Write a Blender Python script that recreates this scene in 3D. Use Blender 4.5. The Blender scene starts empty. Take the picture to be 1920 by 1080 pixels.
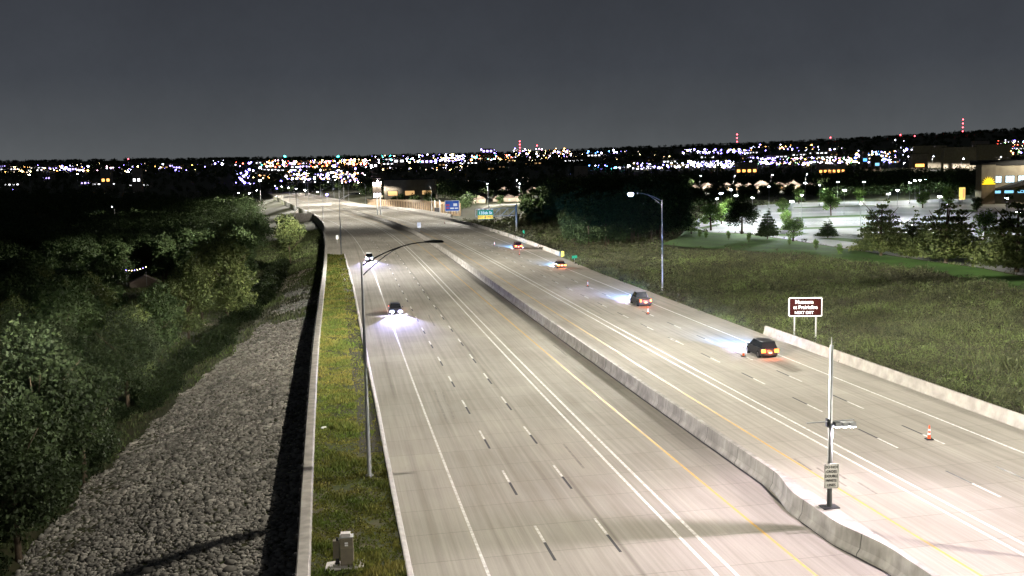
import bpy, math, random
import numpy as np
from mathutils import Vector, Matrix
R = math.radians
rng = np.random.default_rng(7)
random.seed(7)
sc = bpy.context.scene
COL = sc.collection

# ------------------------------------------------------------------ camera
F_PX, PIT, ROL, CH = 2068.46, 0.119777, 0.02095, 20.5638
GA, GB = 0.018482, -0.01297          # cross fall and grade of the roadway plane
cp, sp = math.cos(PIT), math.sin(PIT)
cr, sr = math.cos(ROL), math.sin(ROL)
cam_d = bpy.data.cameras.new('camera')
cam = bpy.data.objects.new('camera', cam_d)
COL.objects.link(cam)
sc.camera = cam
cam_d.sensor_width = 36.0
cam_d.lens = 36.0 * F_PX / 1920.0
cam_d.clip_start = 0.5
cam_d.clip_end = 40000.0
rt = Vector((cr, -sr * sp, -sr * cp)); up = Vector((sr, cr * sp, cr * cp)); fw = Vector((0, cp, -sp))
M4 = Matrix(((rt.x, up.x, -fw.x, 0), (rt.y, up.y, -fw.y, 0), (rt.z, up.z, -fw.z, CH), (0, 0, 0, 1)))
cam.matrix_world = M4

# ------------------------------------------------------------------ night sky: dim, a little lighter where the city glows
w = bpy.data.worlds.new("World"); sc.world = w; w.use_nodes = True
nt = w.node_tree; nt.nodes.clear()
wo = nt.nodes.new('ShaderNodeOutputWorld'); bg = nt.nodes.new('ShaderNodeBackground')
tc = nt.nodes.new('ShaderNodeTexCoord'); sx = nt.nodes.new('ShaderNodeSeparateXYZ')
rp = nt.nodes.new('ShaderNodeValToRGB')
nt.links.new(tc.outputs['Generated'], sx.inputs[0]); nt.links.new(sx.outputs['Z'], rp.inputs[0])
el = rp.color_ramp.elements
el[0].position = 0.0; el[0].color = (0.096, 0.104, 0.110, 1)
el[1].position = 1.0; el[1].color = (0.016, 0.018, 0.023, 1)
for p_, c_ in ((0.03, (0.074, 0.081, 0.089, 1)), (0.075, (0.052, 0.058, 0.069, 1)), (0.16, (0.038, 0.042, 0.052, 1)), (0.35, (0.022, 0.025, 0.032, 1))):
    e_ = el.new(p_); e_.color = c_
ns = nt.nodes.new('ShaderNodeTexNoise'); ns.inputs['Scale'].default_value = 4.0; ns.inputs['Detail'].default_value = 9.0; ns.inputs['Roughness'].default_value = 0.72
mr = nt.nodes.new('ShaderNodeMapRange'); mr.inputs['To Min'].default_value = 0.70; mr.inputs['To Max'].default_value = 1.30
nt.links.new(tc.outputs['Generated'], ns.inputs['Vector']); nt.links.new(ns.outputs['Fac'], mr.inputs['Value'])
nt.links.new(rp.outputs[0], bg.inputs['Color']); nt.links.new(mr.outputs[0], bg.inputs['Strength'])
nt.links.new(bg.outputs[0], wo.inputs[0])

sc.view_settings.view_transform = 'Standard'
sc.view_settings.look = 'None'
sc.view_settings.exposure = 0.0
sc.view_settings.gamma = 1.0
sc.cycles.use_denoising = True
sc.cycles.max_bounces = 4
sc.cycles.diffuse_bounces = 2
sc.cycles.glossy_bounces = 2
sc.cycles.transparent_max_bounces = 4
sc.cycles.sample_clamp_indirect = 0.6
sc.cycles.use_light_tree = True
sc.cycles.caustics_reflective = False
sc.cycles.caustics_refractive = False

# lamp settings (kept together)
P_ROAD = 7900.0
P_LOT = 6200.0
WARM = (1.0, 0.94, 0.84)
COOL = (0.86, 0.9, 1.0)

# ------------------------------------------------------------------ the road's own coordinates: s along, o to the right
PC = [-0.017035981, -0.100882498, 0.943530821, -17.236075551, 18.831195555]
def _mk():
    ys = np.arange(-400, 500.01, 2.0)
    xs = np.polyval(PC, np.clip(ys, -60, 500) / 100.0)
    sl = np.polyval(np.polyder(PC), -0.6) / 100.0
    xs = np.where(ys < -60, xs + (ys + 60) * sl, xs)
    hx, hy = xs[-1], ys[-1]
    a = R(-13.7); d = np.concatenate([np.arange(4, 1000, 4), np.arange(1000, 24000, 100.0)])
    xs = np.concatenate([xs, hx + math.sin(a) * d]); ys = np.concatenate([ys, hy + math.cos(a) * d])
    ds = np.hypot(np.diff(xs), np.diff(ys)); s = np.concatenate([[0], np.cumsum(ds)])
    s -= np.interp(0.0, ys, s)
    tx = np.gradient(xs, s); ty = np.gradient(ys, s)
    return xs, ys, s, tx, ty
RX, RY, RS, RTX, RTY = _mk()
def rxy(s, o):
    x = np.interp(s, RS, RX); y = np.interp(s, RS, RY)
    tx = np.interp(s, RS, RTX); ty = np.interp(s, RS, RTY)
    n = np.hypot(tx, ty); tx = tx / n; ty = ty / n
    return x + o * ty, y - o * tx
def so(x, y):
    s = np.interp(y, RY, RS)
    for _ in range(5):
        px = np.interp(s, RS, RX); py = np.interp(s, RS, RY)
        tx = np.interp(s, RS, RTX); ty = np.interp(s, RS, RTY)
        s = s + ((x - px) * tx + (y - py) * ty)
    px = np.interp(s, RS, RX); py = np.interp(s, RS, RY)
    tx = np.interp(s, RS, RTX); ty = np.interp(s, RS, RTY)
    return s, (x - px) * ty - (y - py) * tx
def plane(x, y):
    k = np.clip(1700.0 / np.maximum(y, 1.0), 0, 1.0)
    return GA * np.clip(x * k, -400, 60) + GB * y * k
def heading(s):
    return math.atan2(float(np.interp(s, RS, RTX)), float(np.interp(s, RS, RTY)))
O_EDGE = lambda s: np.interp(s, [0, 100, 205, 261, 330, 620], [-14.86, -14.9, -15.6, -16.4, -17.0, -13.4])
O_WALL = lambda s: np.interp(s, [0, 60, 137, 309, 406, 490, 625], [-20.1, -20.1, -20.7, -21.4, -21.2, -18.2, -13.9])
O_NBW = lambda s: np.interp(s, [0, 230, 300, 430], [27.63, 27.63, 28.9, 30.1])
O_NBE = lambda s: np.interp(s, [0, 210, 260, 330, 430], [31.3, 31.5, 32.6, 33.6, 34.0])
WALL_T = 0.7
def sst(a, b, x):
    t = np.clip((x - a) / (b - a), 0, 1); return t * t * (3 - 2 * t)
def nz(x, y, sc_):
    return (np.sin(x / sc_ + 1.3) * np.cos(y / sc_ * 1.13 + .4) + .5 * np.sin(x / sc_ * 2.3 + y / sc_ * 1.7) + .3 * np.cos(x / sc_ * 4.1 - y / sc_ * 3.7)) / 1.8
ZVY = [-400, 470, 700, 1000, 1700, 3000, 4500, 20000]
ZVR = [-2.2, -2.2, -8, -14, -26, -22, -16, -16]
ZVL = [-11, -12, -13, -16, -27, -22, -16, -16]
def terrain_z(s, o, x, y):
    s = np.asarray(s, float); o = np.asarray(o, float); x = np.asarray(x, float); y = np.asarray(y, float)
    ow = O_WALL(s); oe = O_EDGE(s); onr = O_NBE(s)
    cx, cy = rxy(s, np.clip(o, ow, onr))
    zc = plane(cx, cy)
    inside = (o >= ow - WALL_T * .5) & (o <= onr)
    z_in = np.where(o < oe, zc - 0.02, zc - 0.3)
    # right
    d = o - onr
    zr = zc - 0.12 - 0.9 * sst(0.5, 6, d)
    zvr = np.interp(y, ZVY, ZVR)
    zr = zr + (zvr - zr) * sst(8, 46, d) + 0.25 * nz(x, y, 9.) * sst(8, 30, d) * (1 - sst(28, 45, d) * (y < 480) * (y > 150))
    # left
    e = ow - WALL_T * .5 - o
    zl = zc - 3.3 - 4.6 * sst(0, 24, e) - 1.2 * sst(24, 60, e)
    zvl = np.interp(y, ZVY, ZVL)
    zl = zl + (zvl - zl) * sst(80, 260, e) + 0.3 * nz(x, y, 11.) * sst(2, 12, e)
    z = np.where(inside, z_in, np.where(o > 0, zr, zl))
    # far hills
    dist = np.hypot(x, y)
    az = x / np.maximum(y, 1.0)
    rd = np.interp(az, [-1.2, -.5, -.464, -.27, -.174, 0, .116, .261, .36, .464, 1.2], [7, 6, 6, 3.5, 2.2, 3.6, 8, 12, 18, 25, 30])
    ridge = CH + 6500 / 2068.0 * (rd + 0.9 * nz(x, y, 260.) + .5 * nz(x, y, 90.))
    t = sst(2600, 6500, dist)
    z = z + (ridge - z) * t * (y > 0)
    return z
def tz(x, y):
    s, o = so(np.asarray(x, float), np.asarray(y, float))
    return terrain_z(s, o, x, y)
def ray(px, py):
    u = (px - 960) / F_PX; v = -(py - 540) / F_PX
    x = cr * u + sr * v; z = -sr * u + cr * v
    return np.array([x, cp + z * sp, -sp + z * cp])
def at_y(px, py, Y):
    d = ray(px, py); t = Y / d[1]; return Vector((d[0] * t, Y, CH + d[2] * t))
def at_z(px, py, z):
    d = ray(px, py); t = (z - CH) / d[2]; return Vector((d[0] * t, d[1] * t, z))
def on_road(px, py, dz=0.0):
    d = ray(px, py); t = (CH - dz) / (GA * d[0] + GB * d[1] - d[2]); return Vector((d[0] * t, d[1] * t, CH + d[2] * t))
_ts = np.concatenate([np.arange(30, 900, 2.0), np.geomspace(900, 9500, 1500)])
def on_ground(px, py, h=0.0, tmin=40):
    d = ray(px, py); ts = _ts[_ts > tmin]
    x = d[0] * ts; y = d[1] * ts; z = CH + d[2] * ts
    g = tz(x, y) + h
    hit = np.nonzero(z <= g)[0]
    i = hit[0] if len(hit) else len(ts) - 60
    return Vector((float(x[i]), float(y[i]), float(g[i] - h))), float(ts[i])

# ------------------------------------------------------------------ materials
def nm(name):
    m = bpy.data.materials.new(name); m.use_nodes = True
    n = m.node_tree; b = n.nodes['Principled BSDF']
    return m, n, b
def mat(name, c1, c2=None, scale=3.0, rough=0.8, metal=0.0, bump=0.0, detail=6.0, island=0.0, spec=0.3, coord='Object'):
    m, n, b = nm(name)
    b.inputs['Roughness'].default_value = rough; b.inputs['Metallic'].default_value = metal
    b.inputs['Specular IOR Level'].default_value = spec
    c2 = c2 or tuple(v * 0.75 for v in c1)
    tcn = n.nodes.new('ShaderNodeTexCoord'); no = n.nodes.new('ShaderNodeTexNoise')
    no.inputs['Scale'].default_value = scale; no.inputs['Detail'].default_value = detail
    n.links.new(tcn.outputs[coord], no.inputs['Vector'])
    cr_ = n.nodes.new('ShaderNodeValToRGB')
    cr_.color_ramp.elements[0].position = 0.35; cr_.color_ramp.elements[0].color = (*c2, 1)
    cr_.color_ramp.elements[1].position = 0.65; cr_.color_ramp.elements[1].color = (*c1, 1)
    n.links.new(no.outputs['Fac'], cr_.inputs[0])
    out = cr_.outputs[0]
    if island:
        g = n.nodes.new('ShaderNodeNewGeometry'); mrn = n.nodes.new('ShaderNodeMapRange')
        mrn.inputs['To Min'].default_value = 1 - island; mrn.inputs['To Max'].default_value = 1 + island
        n.links.new(g.outputs['Random Per Island'], mrn.inputs['Value'])
        mx = n.nodes.new('ShaderNodeVectorMath'); mx.operation = 'SCALE'
        n.links.new(out, mx.inputs[0]); n.links.new(mrn.outputs[0], mx.inputs['Scale']); out = mx.outputs[0]
    n.links.new(out, b.inputs['Base Color'])
    if bump:
        bm_ = n.nodes.new('ShaderNodeBump'); bm_.inputs['Strength'].default_value = bump; bm_.inputs['Distance'].default_value = 0.1
        n.links.new(no.outputs['Fac'], bm_.inputs['Height']); n.links.new(bm_.outputs[0], b.inputs['Normal'])
    return m
def emis(name, c, s, sampled=False):
    m, n, b = nm(name)
    b.inputs['Base Color'].default_value = (*[min(1, v) * .5 for v in c], 1)
    b.inputs['Emission Color'].default_value = (*c, 1); b.inputs['Emission Strength'].default_value = s
    if not sampled: m.cycles.emission_sampling = 'NONE'
    return m

# concrete paving: UV x = metres across, UV y = metres along
def paving_mat(name, ca, cb, ruts):
    m, n, b = nm(name); L = n.links
    uv = n.nodes.new('ShaderNodeUVMap'); sep = n.nodes.new('ShaderNodeSeparateXYZ'); L.new(uv.outputs[0], sep.inputs[0])
    def noise(sx_, sy_, det=5.0, rg=0.6):
        mp = n.nodes.new('ShaderNodeMapping'); mp.inputs['Scale'].default_value = (sx_, sy_, 1)
        t = n.nodes.new('ShaderNodeTexNoise'); t.inputs['Scale'].default_value = 1.0; t.inputs['Detail'].default_value = det; t.inputs['Roughness'].default_value = rg
        L.new(uv.outputs[0], mp.inputs[0]); L.new(mp.outputs[0], t.inputs['Vector']); return t.outputs['Fac']
    def math_(op, a, b_=None, c=None):
        q = n.nodes.new('ShaderNodeMath'); q.operation = op
        for i, v in enumerate((a, b_, c)):
            if v is None: continue
            if isinstance(v, (int, float)): q.inputs[i].default_value = v
            else: L.new(v, q.inputs[i])
        return q.outputs[0]
    patch = noise(0.12, 0.045, 4.0); streak = noise(3.2, 0.035, 4.0, 0.7); grain = noise(7.0, 7.0, 6.0, 0.8); tine = noise(0.6, 5.0, 2.0)
    f = math_('ADD', math_('MULTIPLY', patch, 0.55), math_('MULTIPLY', streak, 0.45))
    ramp = n.nodes.new('ShaderNodeValToRGB'); ramp.color_ramp.elements[0].position = 0.36; ramp.color_ramp.elements[1].position = 0.64
    ramp.color_ramp.elements[0].color = (*ca, 1); ramp.color_ramp.elements[1].color = (*cb, 1); L.new(f, ramp.inputs[0])
    # slab to slab tone
    cell = n.nodes.new('ShaderNodeTexWhiteNoise'); cell.noise_dimensions = '2D'
    cv = n.nodes.new('ShaderNodeCombineXYZ')
    L.new(math_('FLOOR', math_('DIVIDE', math_('ADD', sep.outputs['X'], 11.08), 3.66)), cv.inputs[0])
    L.new(math_('FLOOR', math_('DIVIDE', sep.outputs['Y'], 4.57)), cv.inputs[1]); L.new(cv.outputs[0], cell.inputs['Vector'])
    tone = math_('ADD', math_('MULTIPLY', cell.outputs['Value'], 0.07), 0.965)
    g = math_('ADD', math_('MULTIPLY', grain, 0.22), 0.89)
    jt = math_('FRACT', math_('DIVIDE', sep.outputs['Y'], 4.57)); jt = math_('LESS_THAN', jt, 0.012)
    jt = math_('SUBTRACT', 1.0, math_('MULTIPLY', jt, 0.32))
    # tyre-dark ruts and sealed joints running along the road
    rr = n.nodes.new('ShaderNodeValToRGB'); rr.color_ramp.interpolation = 'LINEAR'
    pos = math_('DIVIDE', math_('ADD', sep.outputs['X'], 17.0), 51.0)
    els = rr.color_ramp.elements; els[0].position = 0; els[0].color = (1, 1, 1, 1); els[1].position = 1; els[1].color = (1, 1, 1, 1)
    for o_, wd, dk in ruts:
        for dd, v in ((-wd, 1.0), (0, dk), (wd, 1.0)):
            if len(els) < 31:
                q = els.new((o_ + dd + 17.0) / 51.0); q.color = (v, v, v, 1)
    L.new(pos, rr.inputs[0])
    rutn = n.nodes.new('ShaderNodeMapRange'); rutn.inputs['From Min'].default_value = 0.3; rutn.inputs['From Max'].default_value = 0.6
    L.new(noise(0.5, 0.06, 4.0), rutn.inputs['Value'])
    one = math_('SUBTRACT', 1.0, rr.outputs[0]); rut = math_('SUBTRACT', 1.0, math_('MULTIPLY', one, rutn.outputs[0]))
    # blotches of rubber and oil
    bl = n.nodes.new('ShaderNodeMapRange'); bl.inputs['From Min'].default_value = 0.66; bl.inputs['From Max'].default_value = 0.76
    bl.inputs['To Min'].default_value = 1.0; bl.inputs['To Max'].default_value = 0.72
    L.new(noise(0.9, 0.25, 6.0, 0.75), bl.inputs['Value'])
    k = math_('MULTIPLY', math_('MULTIPLY', math_('MULTIPLY', tone, g), math_('MULTIPLY', jt, rut)), bl.outputs[0])
    vm = n.nodes.new('ShaderNodeVectorMath'); vm.operation = 'SCALE'; L.new(ramp.outputs[0], vm.inputs[0]); L.new(k, vm.inputs['Scale'])
    L.new(vm.outputs[0], b.inputs['Base Color']); b.inputs['Roughness'].default_value = 0.95; b.inputs['Specular IOR Level'].default_value = 0.04
    bp_ = n.nodes.new('ShaderNodeBump'); bp_.inputs['Strength'].default_value = 0.25; bp_.inputs['Distance'].default_value = 0.01
    L.new(math_('ADD', grain, tine), bp_.inputs['Height']); L.new(bp_.outputs[0], b.inputs['Normal'])
    return m
M = {}
M['pave'] = paving_mat('concrete_paving', (0.255, 0.238, 0.198), (0.41, 0.385, 0.325),
    [(-13.3, .25, .72), (-9.9, .25, .8), (-6.75, .14, .66), (-4.95, .14, .68), (-3.45, .12, .6), (1.95, .25, .86), (11.2, .3, .85), (18.6, .3, .86), (22.2, .3, .84), (25.9, .35, .84)])
M['white'] = mat('white_road_paint', (0.78, 0.77, 0.73), (0.46, 0.44, 0.39), 3.5, 0.7, detail=10)
M['yellow'] = mat('yellow_road_paint', (0.62, 0.36, 0.06), (0.42, 0.29, 0.12), 3.5, 0.7, detail=10)
M['black'] = mat('black_contrast_tape', (0.012, 0.012, 0.013), (0.02, 0.02, 0.02), 2, 0.6)
M['barrier'] = mat('barrier_concrete', (0.40, 0.375, 0.33), (0.27, 0.25, 0.22), 0.9, 0.85, bump=0.3)
M['parapet'] = mat('weathered_wall_concrete', (0.34, 0.315, 0.27), (0.22, 0.205, 0.18), 1.1, 0.85, bump=0.3)
M['kerb'] = mat('kerb_concrete', (0.62, 0.59, 0.55), (0.48, 0.45, 0.42), 1.4, 0.8)
M['steel'] = mat('galvanised_steel', (0.42, 0.43, 0.42), (0.33, 0.34, 0.33), 2.0, 0.42, 0.35)
M['dark'] = mat('dark_painted_metal', (0.03, 0.03, 0.032), (0.02, 0.02, 0.022), 4, 0.5)
M['grassy'] = mat('rough_grass_ground', (0.050, 0.066, 0.020), (0.072, 0.064, 0.032), 0.55, 0.95, bump=0.6)
M['stone'] = mat('riprap_limestone', (0.31, 0.29, 0.245), (0.18, 0.17, 0.145), .25, 0.9, island=0.5)
M['bark'] = mat('tree_bark', (0.10, 0.075, 0.05), (0.06, 0.045, 0.03), 4, 0.95)
def leafmat(name, a, b_, isl=0.45):
    m = mat(name, a, b_, 0.35, 0.7, island=isl, spec=0.2)
    n = m.node_tree; b = n.nodes['Principled BSDF']; o = [q for q in n.nodes if q.type == 'OUTPUT_MATERIAL'][0]
    tr = n.nodes.new('ShaderNodeBsdfTranslucent'); mx = n.nodes.new('ShaderNodeMixShader'); mx.inputs[0].default_value = .24
    n.links.new(b.inputs['Base Color'].links[0].from_socket, tr.inputs['Color'])
    n.links.new(b.outputs[0], mx.inputs[1]); n.links.new(tr.outputs[0], mx.inputs[2]); n.links.new(mx.outputs[0], o.inputs['Surface'])
    return m
M['leaf_d'] = leafmat('dark_foliage', (0.062, 0.092, 0.032), (0.036, 0.06, 0.022))
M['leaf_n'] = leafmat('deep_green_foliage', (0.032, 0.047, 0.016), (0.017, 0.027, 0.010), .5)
M['leaf_m'] = leafmat('oak_foliage', (0.12, 0.145, 0.045), (0.075, 0.10, 0.035))
M['leaf_l'] = leafmat('young_foliage', (0.19, 0.31, 0.07), (0.11, 0.19, 0.045))
M['brush'] = leafmat('meadow_foliage', (0.135, 0.175, 0.062), (0.068, 0.07, 0.04), 0.6)
M['brush'].node_tree.nodes['Noise Texture'].inputs['Scale'].default_value = 0.06
M['brush2'] = leafmat('meadow_shrub_foliage', (0.095, 0.11, 0.05), (0.055, 0.048, 0.034), 0.6)
M['grass'] = leafmat('grass_blades', (0.11, 0.16, 0.03), (0.22, 0.20, 0.05), 0.5)
M['grass'].node_tree.nodes['Noise Texture'].inputs['Scale'].default_value = 0.3
M['rubber'] = mat('tyre_rubber', (0.02, 0.02, 0.02), (0.015, 0.015, 0.015), 4, 0.8)
M['glass'] = mat('dark_car_glass', (0.015, 0.017, 0.02), (0.015, 0.017, 0.02), 1, 0.08, spec=0.6)
M['alloy'] = mat('alloy_rim', (0.35, 0.35, 0.36), (0.3, 0.3, 0.3), 4, 0.35, 0.7)
M['tail'] = emis('tail_light_glow', (1.0, 0.13, 0.02), 14, True)
M['brake'] = emis('brake_light_glow', (1.0, 0.22, 0.03), 22, True)
M['plate'] = emis('lit_number_plate', (1.0, 0.62, 0.35), 2.5)
M['head'] = emis('head_light_glow', (0.52, 0.48, 1.0), 2500)
M['orange'] = mat('safety_orange', (0.75, 0.10, 0.02), (0.62, 0.09, 0.02), 4, 0.55)
M['retro'] = mat('retroreflective_white', (0.85, 0.85, 0.83), (0.8, 0.8, 0.78), 4, 0.5)
M['lens'] = emis('street_lamp_lens', (0.97, 0.93, 1.0), 160)
M['lens_drop'] = emis('street_lamp_globe', (0.62, 0.58, 1.0), 1500)

# ------------------------------------------------------------------ builders
def tag(o, label=None, cat=None, group=None, kind=None):
    if label: o['label'] = label
    if cat: o['category'] = cat
    if group: o['group'] = group
    if kind: o['kind'] = kind
    return o
def empty(name, loc, rz=0.0):
    o = bpy.data.objects.new(name, None); o.empty_display_size = 0.3
    COL.objects.link(o); o.location = loc; o.rotation_euler = (0, 0, rz); return o
class MB:
    def __init__(s): s.v = []; s.f = []
    def add(s, vs, fs):
        n = len(s.v); s.v += [tuple(v) for v in vs]; s.f += [tuple(i + n for i in f) for f in fs]; return s
    def box(s, c, d, rz=0.0, taper=1.0):
        hx, hy, hz = d[0] / 2, d[1] / 2, d[2] / 2; vs = []
        for z, k in ((-hz, 1), (hz, taper)):
            for x, y in ((-hx, -hy), (hx, -hy), (hx, hy), (-hx, hy)):
                X, Y = x * k, y * k
                vs.append((c[0] + X * math.cos(rz) - Y * math.sin(rz), c[1] + X * math.sin(rz) + Y * math.cos(rz), c[2] + z))
        return s.add(vs, [(3, 2, 1, 0), (4, 5, 6, 7), (0, 1, 5, 4), (1, 2, 6, 5), (2, 3, 7, 6), (3, 0, 4, 7)])
    def tube(s, pts, rad, n=10, cap=True):
        pts = [Vector(p) for p in pts]
        if not isinstance(rad, (list, tuple)): rad = [rad] * len(pts)
        vs = []; fs = []
        ref = None
        for i, p in enumerate(pts):
            t = (pts[min(i + 1, len(pts) - 1)] - pts[max(i - 1, 0)]).normalized()
            a = Vector((0, 0, 1)) if abs(t.z) < 0.9 else Vector((1, 0, 0))
            if ref is None: u = t.cross(a).normalized()
            else: u = (ref - t * ref.dot(t)).normalized()
            ref = u; v = t.cross(u)
            for k in range(n):
                an = 2 * math.pi * k / n
                vs.append(p + (u * math.cos(an) + v * math.sin(an)) * rad[i])
        for i in range(len(pts) - 1):
            for k in range(n):
                a = i * n + k; b = i * n + (k + 1) % n
                fs.append((a, b, b + n, a + n))
        if cap:
            fs.append(tuple(reversed(range(n)))); fs.append(tuple(range((len(pts) - 1) * n, len(pts) * n)))
        return s.add(vs, fs)
    def prism(s, poly, axis_pts):
        # poly: list of (a,b); axis_pts: function (a,b,k)->xyz for k=0,1
        n = len(poly); vs = [axis_pts(a, b, 0) for a, b in poly] + [axis_pts(a, b, 1) for a, b in poly]
        fs = [tuple(reversed(range(n))), tuple(range(n, 2 * n))] + [(i, (i + 1) % n, n + (i + 1) % n, n + i) for i in range(n)]
        return s.add(vs, fs)
    def sphere(s, c, r, seg=8, rings=5, sq=(1, 1, 1)):
        vs = [(c[0], c[1], c[2] - r * sq[2])]; fs = []
        for i in range(1, rings):
            th = math.pi * i / rings
            for k in range(seg):
                a = 2 * math.pi * k / seg
                vs.append((c[0] + r * sq[0] * math.sin(th) * math.cos(a), c[1] + r * sq[1] * math.sin(th) * math.sin(a), c[2] - r * sq[2] * math.cos(th)))
        vs.append((c[0], c[1], c[2] + r * sq[2])); top = len(vs) - 1
        for k in range(seg): fs.append((0, 1 + (k + 1) % seg, 1 + k))
        for i in range(rings - 2):
            for k in range(seg):
                a = 1 + i * seg + k; b = 1 + i * seg + (k + 1) % seg; fs.append((a, b, b + seg, a + seg))
        st = 1 + (rings - 2) * seg
        for k in range(seg): fs.append((st + k, st + (k + 1) % seg, top))
        return s.add(vs, fs)
    def mesh(s, name, m=None, smooth=False):
        me = bpy.data.meshes.new(name); me.from_pydata(s.v, [], s.f)
        if m: me.materials.append(m)
        if smooth: me.polygons.foreach_set('use_smooth', [True] * len(me.polygons))
        me.update(); return me
    def build(s, name, m=None, parent=None, smooth=False):
        o = bpy.data.objects.new(name, s.mesh(name, m, smooth)); COL.objects.link(o); o.parent = parent; return o
def npmesh(name, V, Fc, m, uv=None, smooth=False):
    V = np.asarray(V, np.float32); Fc = np.asarray(Fc, np.int32); k = Fc.shape[1]
    me = bpy.data.meshes.new(name)
    me.vertices.add(len(V)); me.vertices.foreach_set('co', V.ravel())
    me.loops.add(Fc.size); me.loops.foreach_set('vertex_index', Fc.ravel())
    me.polygons.add(len(Fc)); me.polygons.foreach_set('loop_start', np.arange(0, Fc.size, k, dtype=np.int32))
    if smooth: me.polygons.foreach_set('use_smooth', np.ones(len(Fc), bool))
    if uv is not None:
        l = me.uv_layers.new(name='UVMap'); l.data.foreach_set('uv', np.asarray(uv, np.float32)[Fc.ravel()].ravel())
    if m: me.materials.append(m)
    me.update(calc_edges=True); return me
def npobj(name, V, Fc, m, parent=None, **k):
    o = bpy.data.objects.new(name, npmesh(name, V, Fc, m, **k)); COL.objects.link(o); o.parent = parent; return o
def grid_faces(nr, nc):
    i = np.arange(nr - 1)[:, None] * nc + np.arange(nc - 1)[None, :]; i = i.ravel()
    return np.stack([i, i + 1, i + nc + 1, i + nc], 1)
def copy_tree(o, parent=None):
    c = o.copy(); COL.objects.link(c); c.parent = parent
    for ch in o.children: copy_tree(ch, c)
    return c
# sweep a cross-section (list of (o, z)) along the road
def sweep(name, prof, s0, s1, m, ds=3.0, parent=None, closed=True, ofs=None):
    ss = np.arange(s0, s1 + ds * .5, ds); n = len(prof)
    V = []; UV = []
    for s in ss:
        for (o, z) in prof:
            oo = o + (ofs(s) if ofs else 0.0)
            x, y = rxy(s, oo); V.append((x, y, plane(x, y) + z)); UV.append((oo, s))
    fs = []
    for i in range(len(ss) - 1):
        for k in range(n if closed else n - 1):
            a = i * n + k; b = i * n + (k + 1) % n; fs.append((a, b, b + n, a + n))
    mb = MB(); mb.v = V; mb.f = fs
    if closed: mb.f.append(tuple(reversed(range(n)))); mb.f.append(tuple(range((len(ss) - 1) * n, len(ss) * n)))
    o = mb.build(name, m, parent)
    uvl = o.data.uv_layers.new(name='UVMap'); li = np.empty(len(o.data.loops), np.int32); o.data.loops.foreach_get('vertex_index', li)
    uvl.data.foreach_set('uv', np.asarray(UV, np.float32)[li].ravel())
    return o
# street-light output: spread evenly over the ground, falling off past 70 degrees
def lamp_light(name, loc, power, color, parent=None, cmax=90.0, radius=0.15, uniform=False):
    l = bpy.data.lights.new(name, 'SPOT'); l.energy = power; l.color = color; l.spot_size = R(169); l.spot_blend = 0.1
    l.shadow_soft_size = radius
    if not uniform:
        l.use_nodes = True; n = l.node_tree; em = n.nodes.get('Emission')
        t = n.nodes.new('ShaderNodeTexCoord'); s_ = n.nodes.new('ShaderNodeSeparateXYZ'); n.links.new(t.outputs['Normal'], s_.inputs[0])
        a = n.nodes.new('ShaderNodeMath'); a.operation = 'ABSOLUTE'; n.links.new(s_.outputs['Z'], a.inputs[0])
        c_ = n.nodes.new('ShaderNodeMath'); c_.operation = 'MAXIMUM'; c_.inputs[1].default_value = 0.05; n.links.new(a.outputs[0], c_.inputs[0])
        p = n.nodes.new('ShaderNodeMath'); p.operation = 'POWER'; p.inputs[1].default_value = -3.0; n.links.new(c_.outputs[0], p.inputs[0])
        k = n.nodes.new('ShaderNodeMath'); k.operation = 'MINIMUM'; k.inputs[1].default_value = cmax; n.links.new(p.outputs[0], k.inputs[0])
        # shield towards the pole
        mx = n.nodes.new('ShaderNodeMath'); mx.operation = 'MULTIPLY'; n.links.new(s_.outputs['X'], mx.inputs[0]); n.links.new(s_.outputs['X'], mx.inputs[1])
        my = n.nodes.new('ShaderNodeMath'); my.operation = 'MULTIPLY_ADD'; n.links.new(s_.outputs['Y'], my.inputs[0]); n.links.new(s_.outputs['Y'], my.inputs[1]); n.links.new(mx.outputs[0], my.inputs[2])
        sq = n.nodes.new('ShaderNodeMath'); sq.operation = 'SQRT'; n.links.new(my.outputs[0], sq.inputs[0])
        ad = n.nodes.new('ShaderNodeMath'); ad.operation = 'ADD'; ad.inputs[1].default_value = 1e-4; n.links.new(sq.outputs[0], ad.inputs[0])
        dv = n.nodes.new('ShaderNodeMath'); dv.operation = 'DIVIDE'; n.links.new(s_.outputs['X'], dv.inputs[0]); n.links.new(ad.outputs[0], dv.inputs[1])
        mp = n.nodes.new('ShaderNodeMapRange'); mp.inputs['From Min'].default_value = -.9992; mp.inputs['From Max'].default_value = -.9965; mp.inputs['To Min'].default_value = .02; mp.inputs['To Max'].default_value = 1.0
        n.links.new(dv.outputs[0], mp.inputs['Value'])
        fin = n.nodes.new('ShaderNodeMath'); fin.operation = 'MULTIPLY'; n.links.new(mp.outputs[0], fin.inputs[0]); n.links.new(k.outputs[0], fin.inputs[1])
        n.links.new(fin.outputs[0], em.inputs['Strength'])
    o = bpy.data.objects.new(name, l); COL.objects.link(o); o.location = loc; o.parent = parent
    return o

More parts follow.
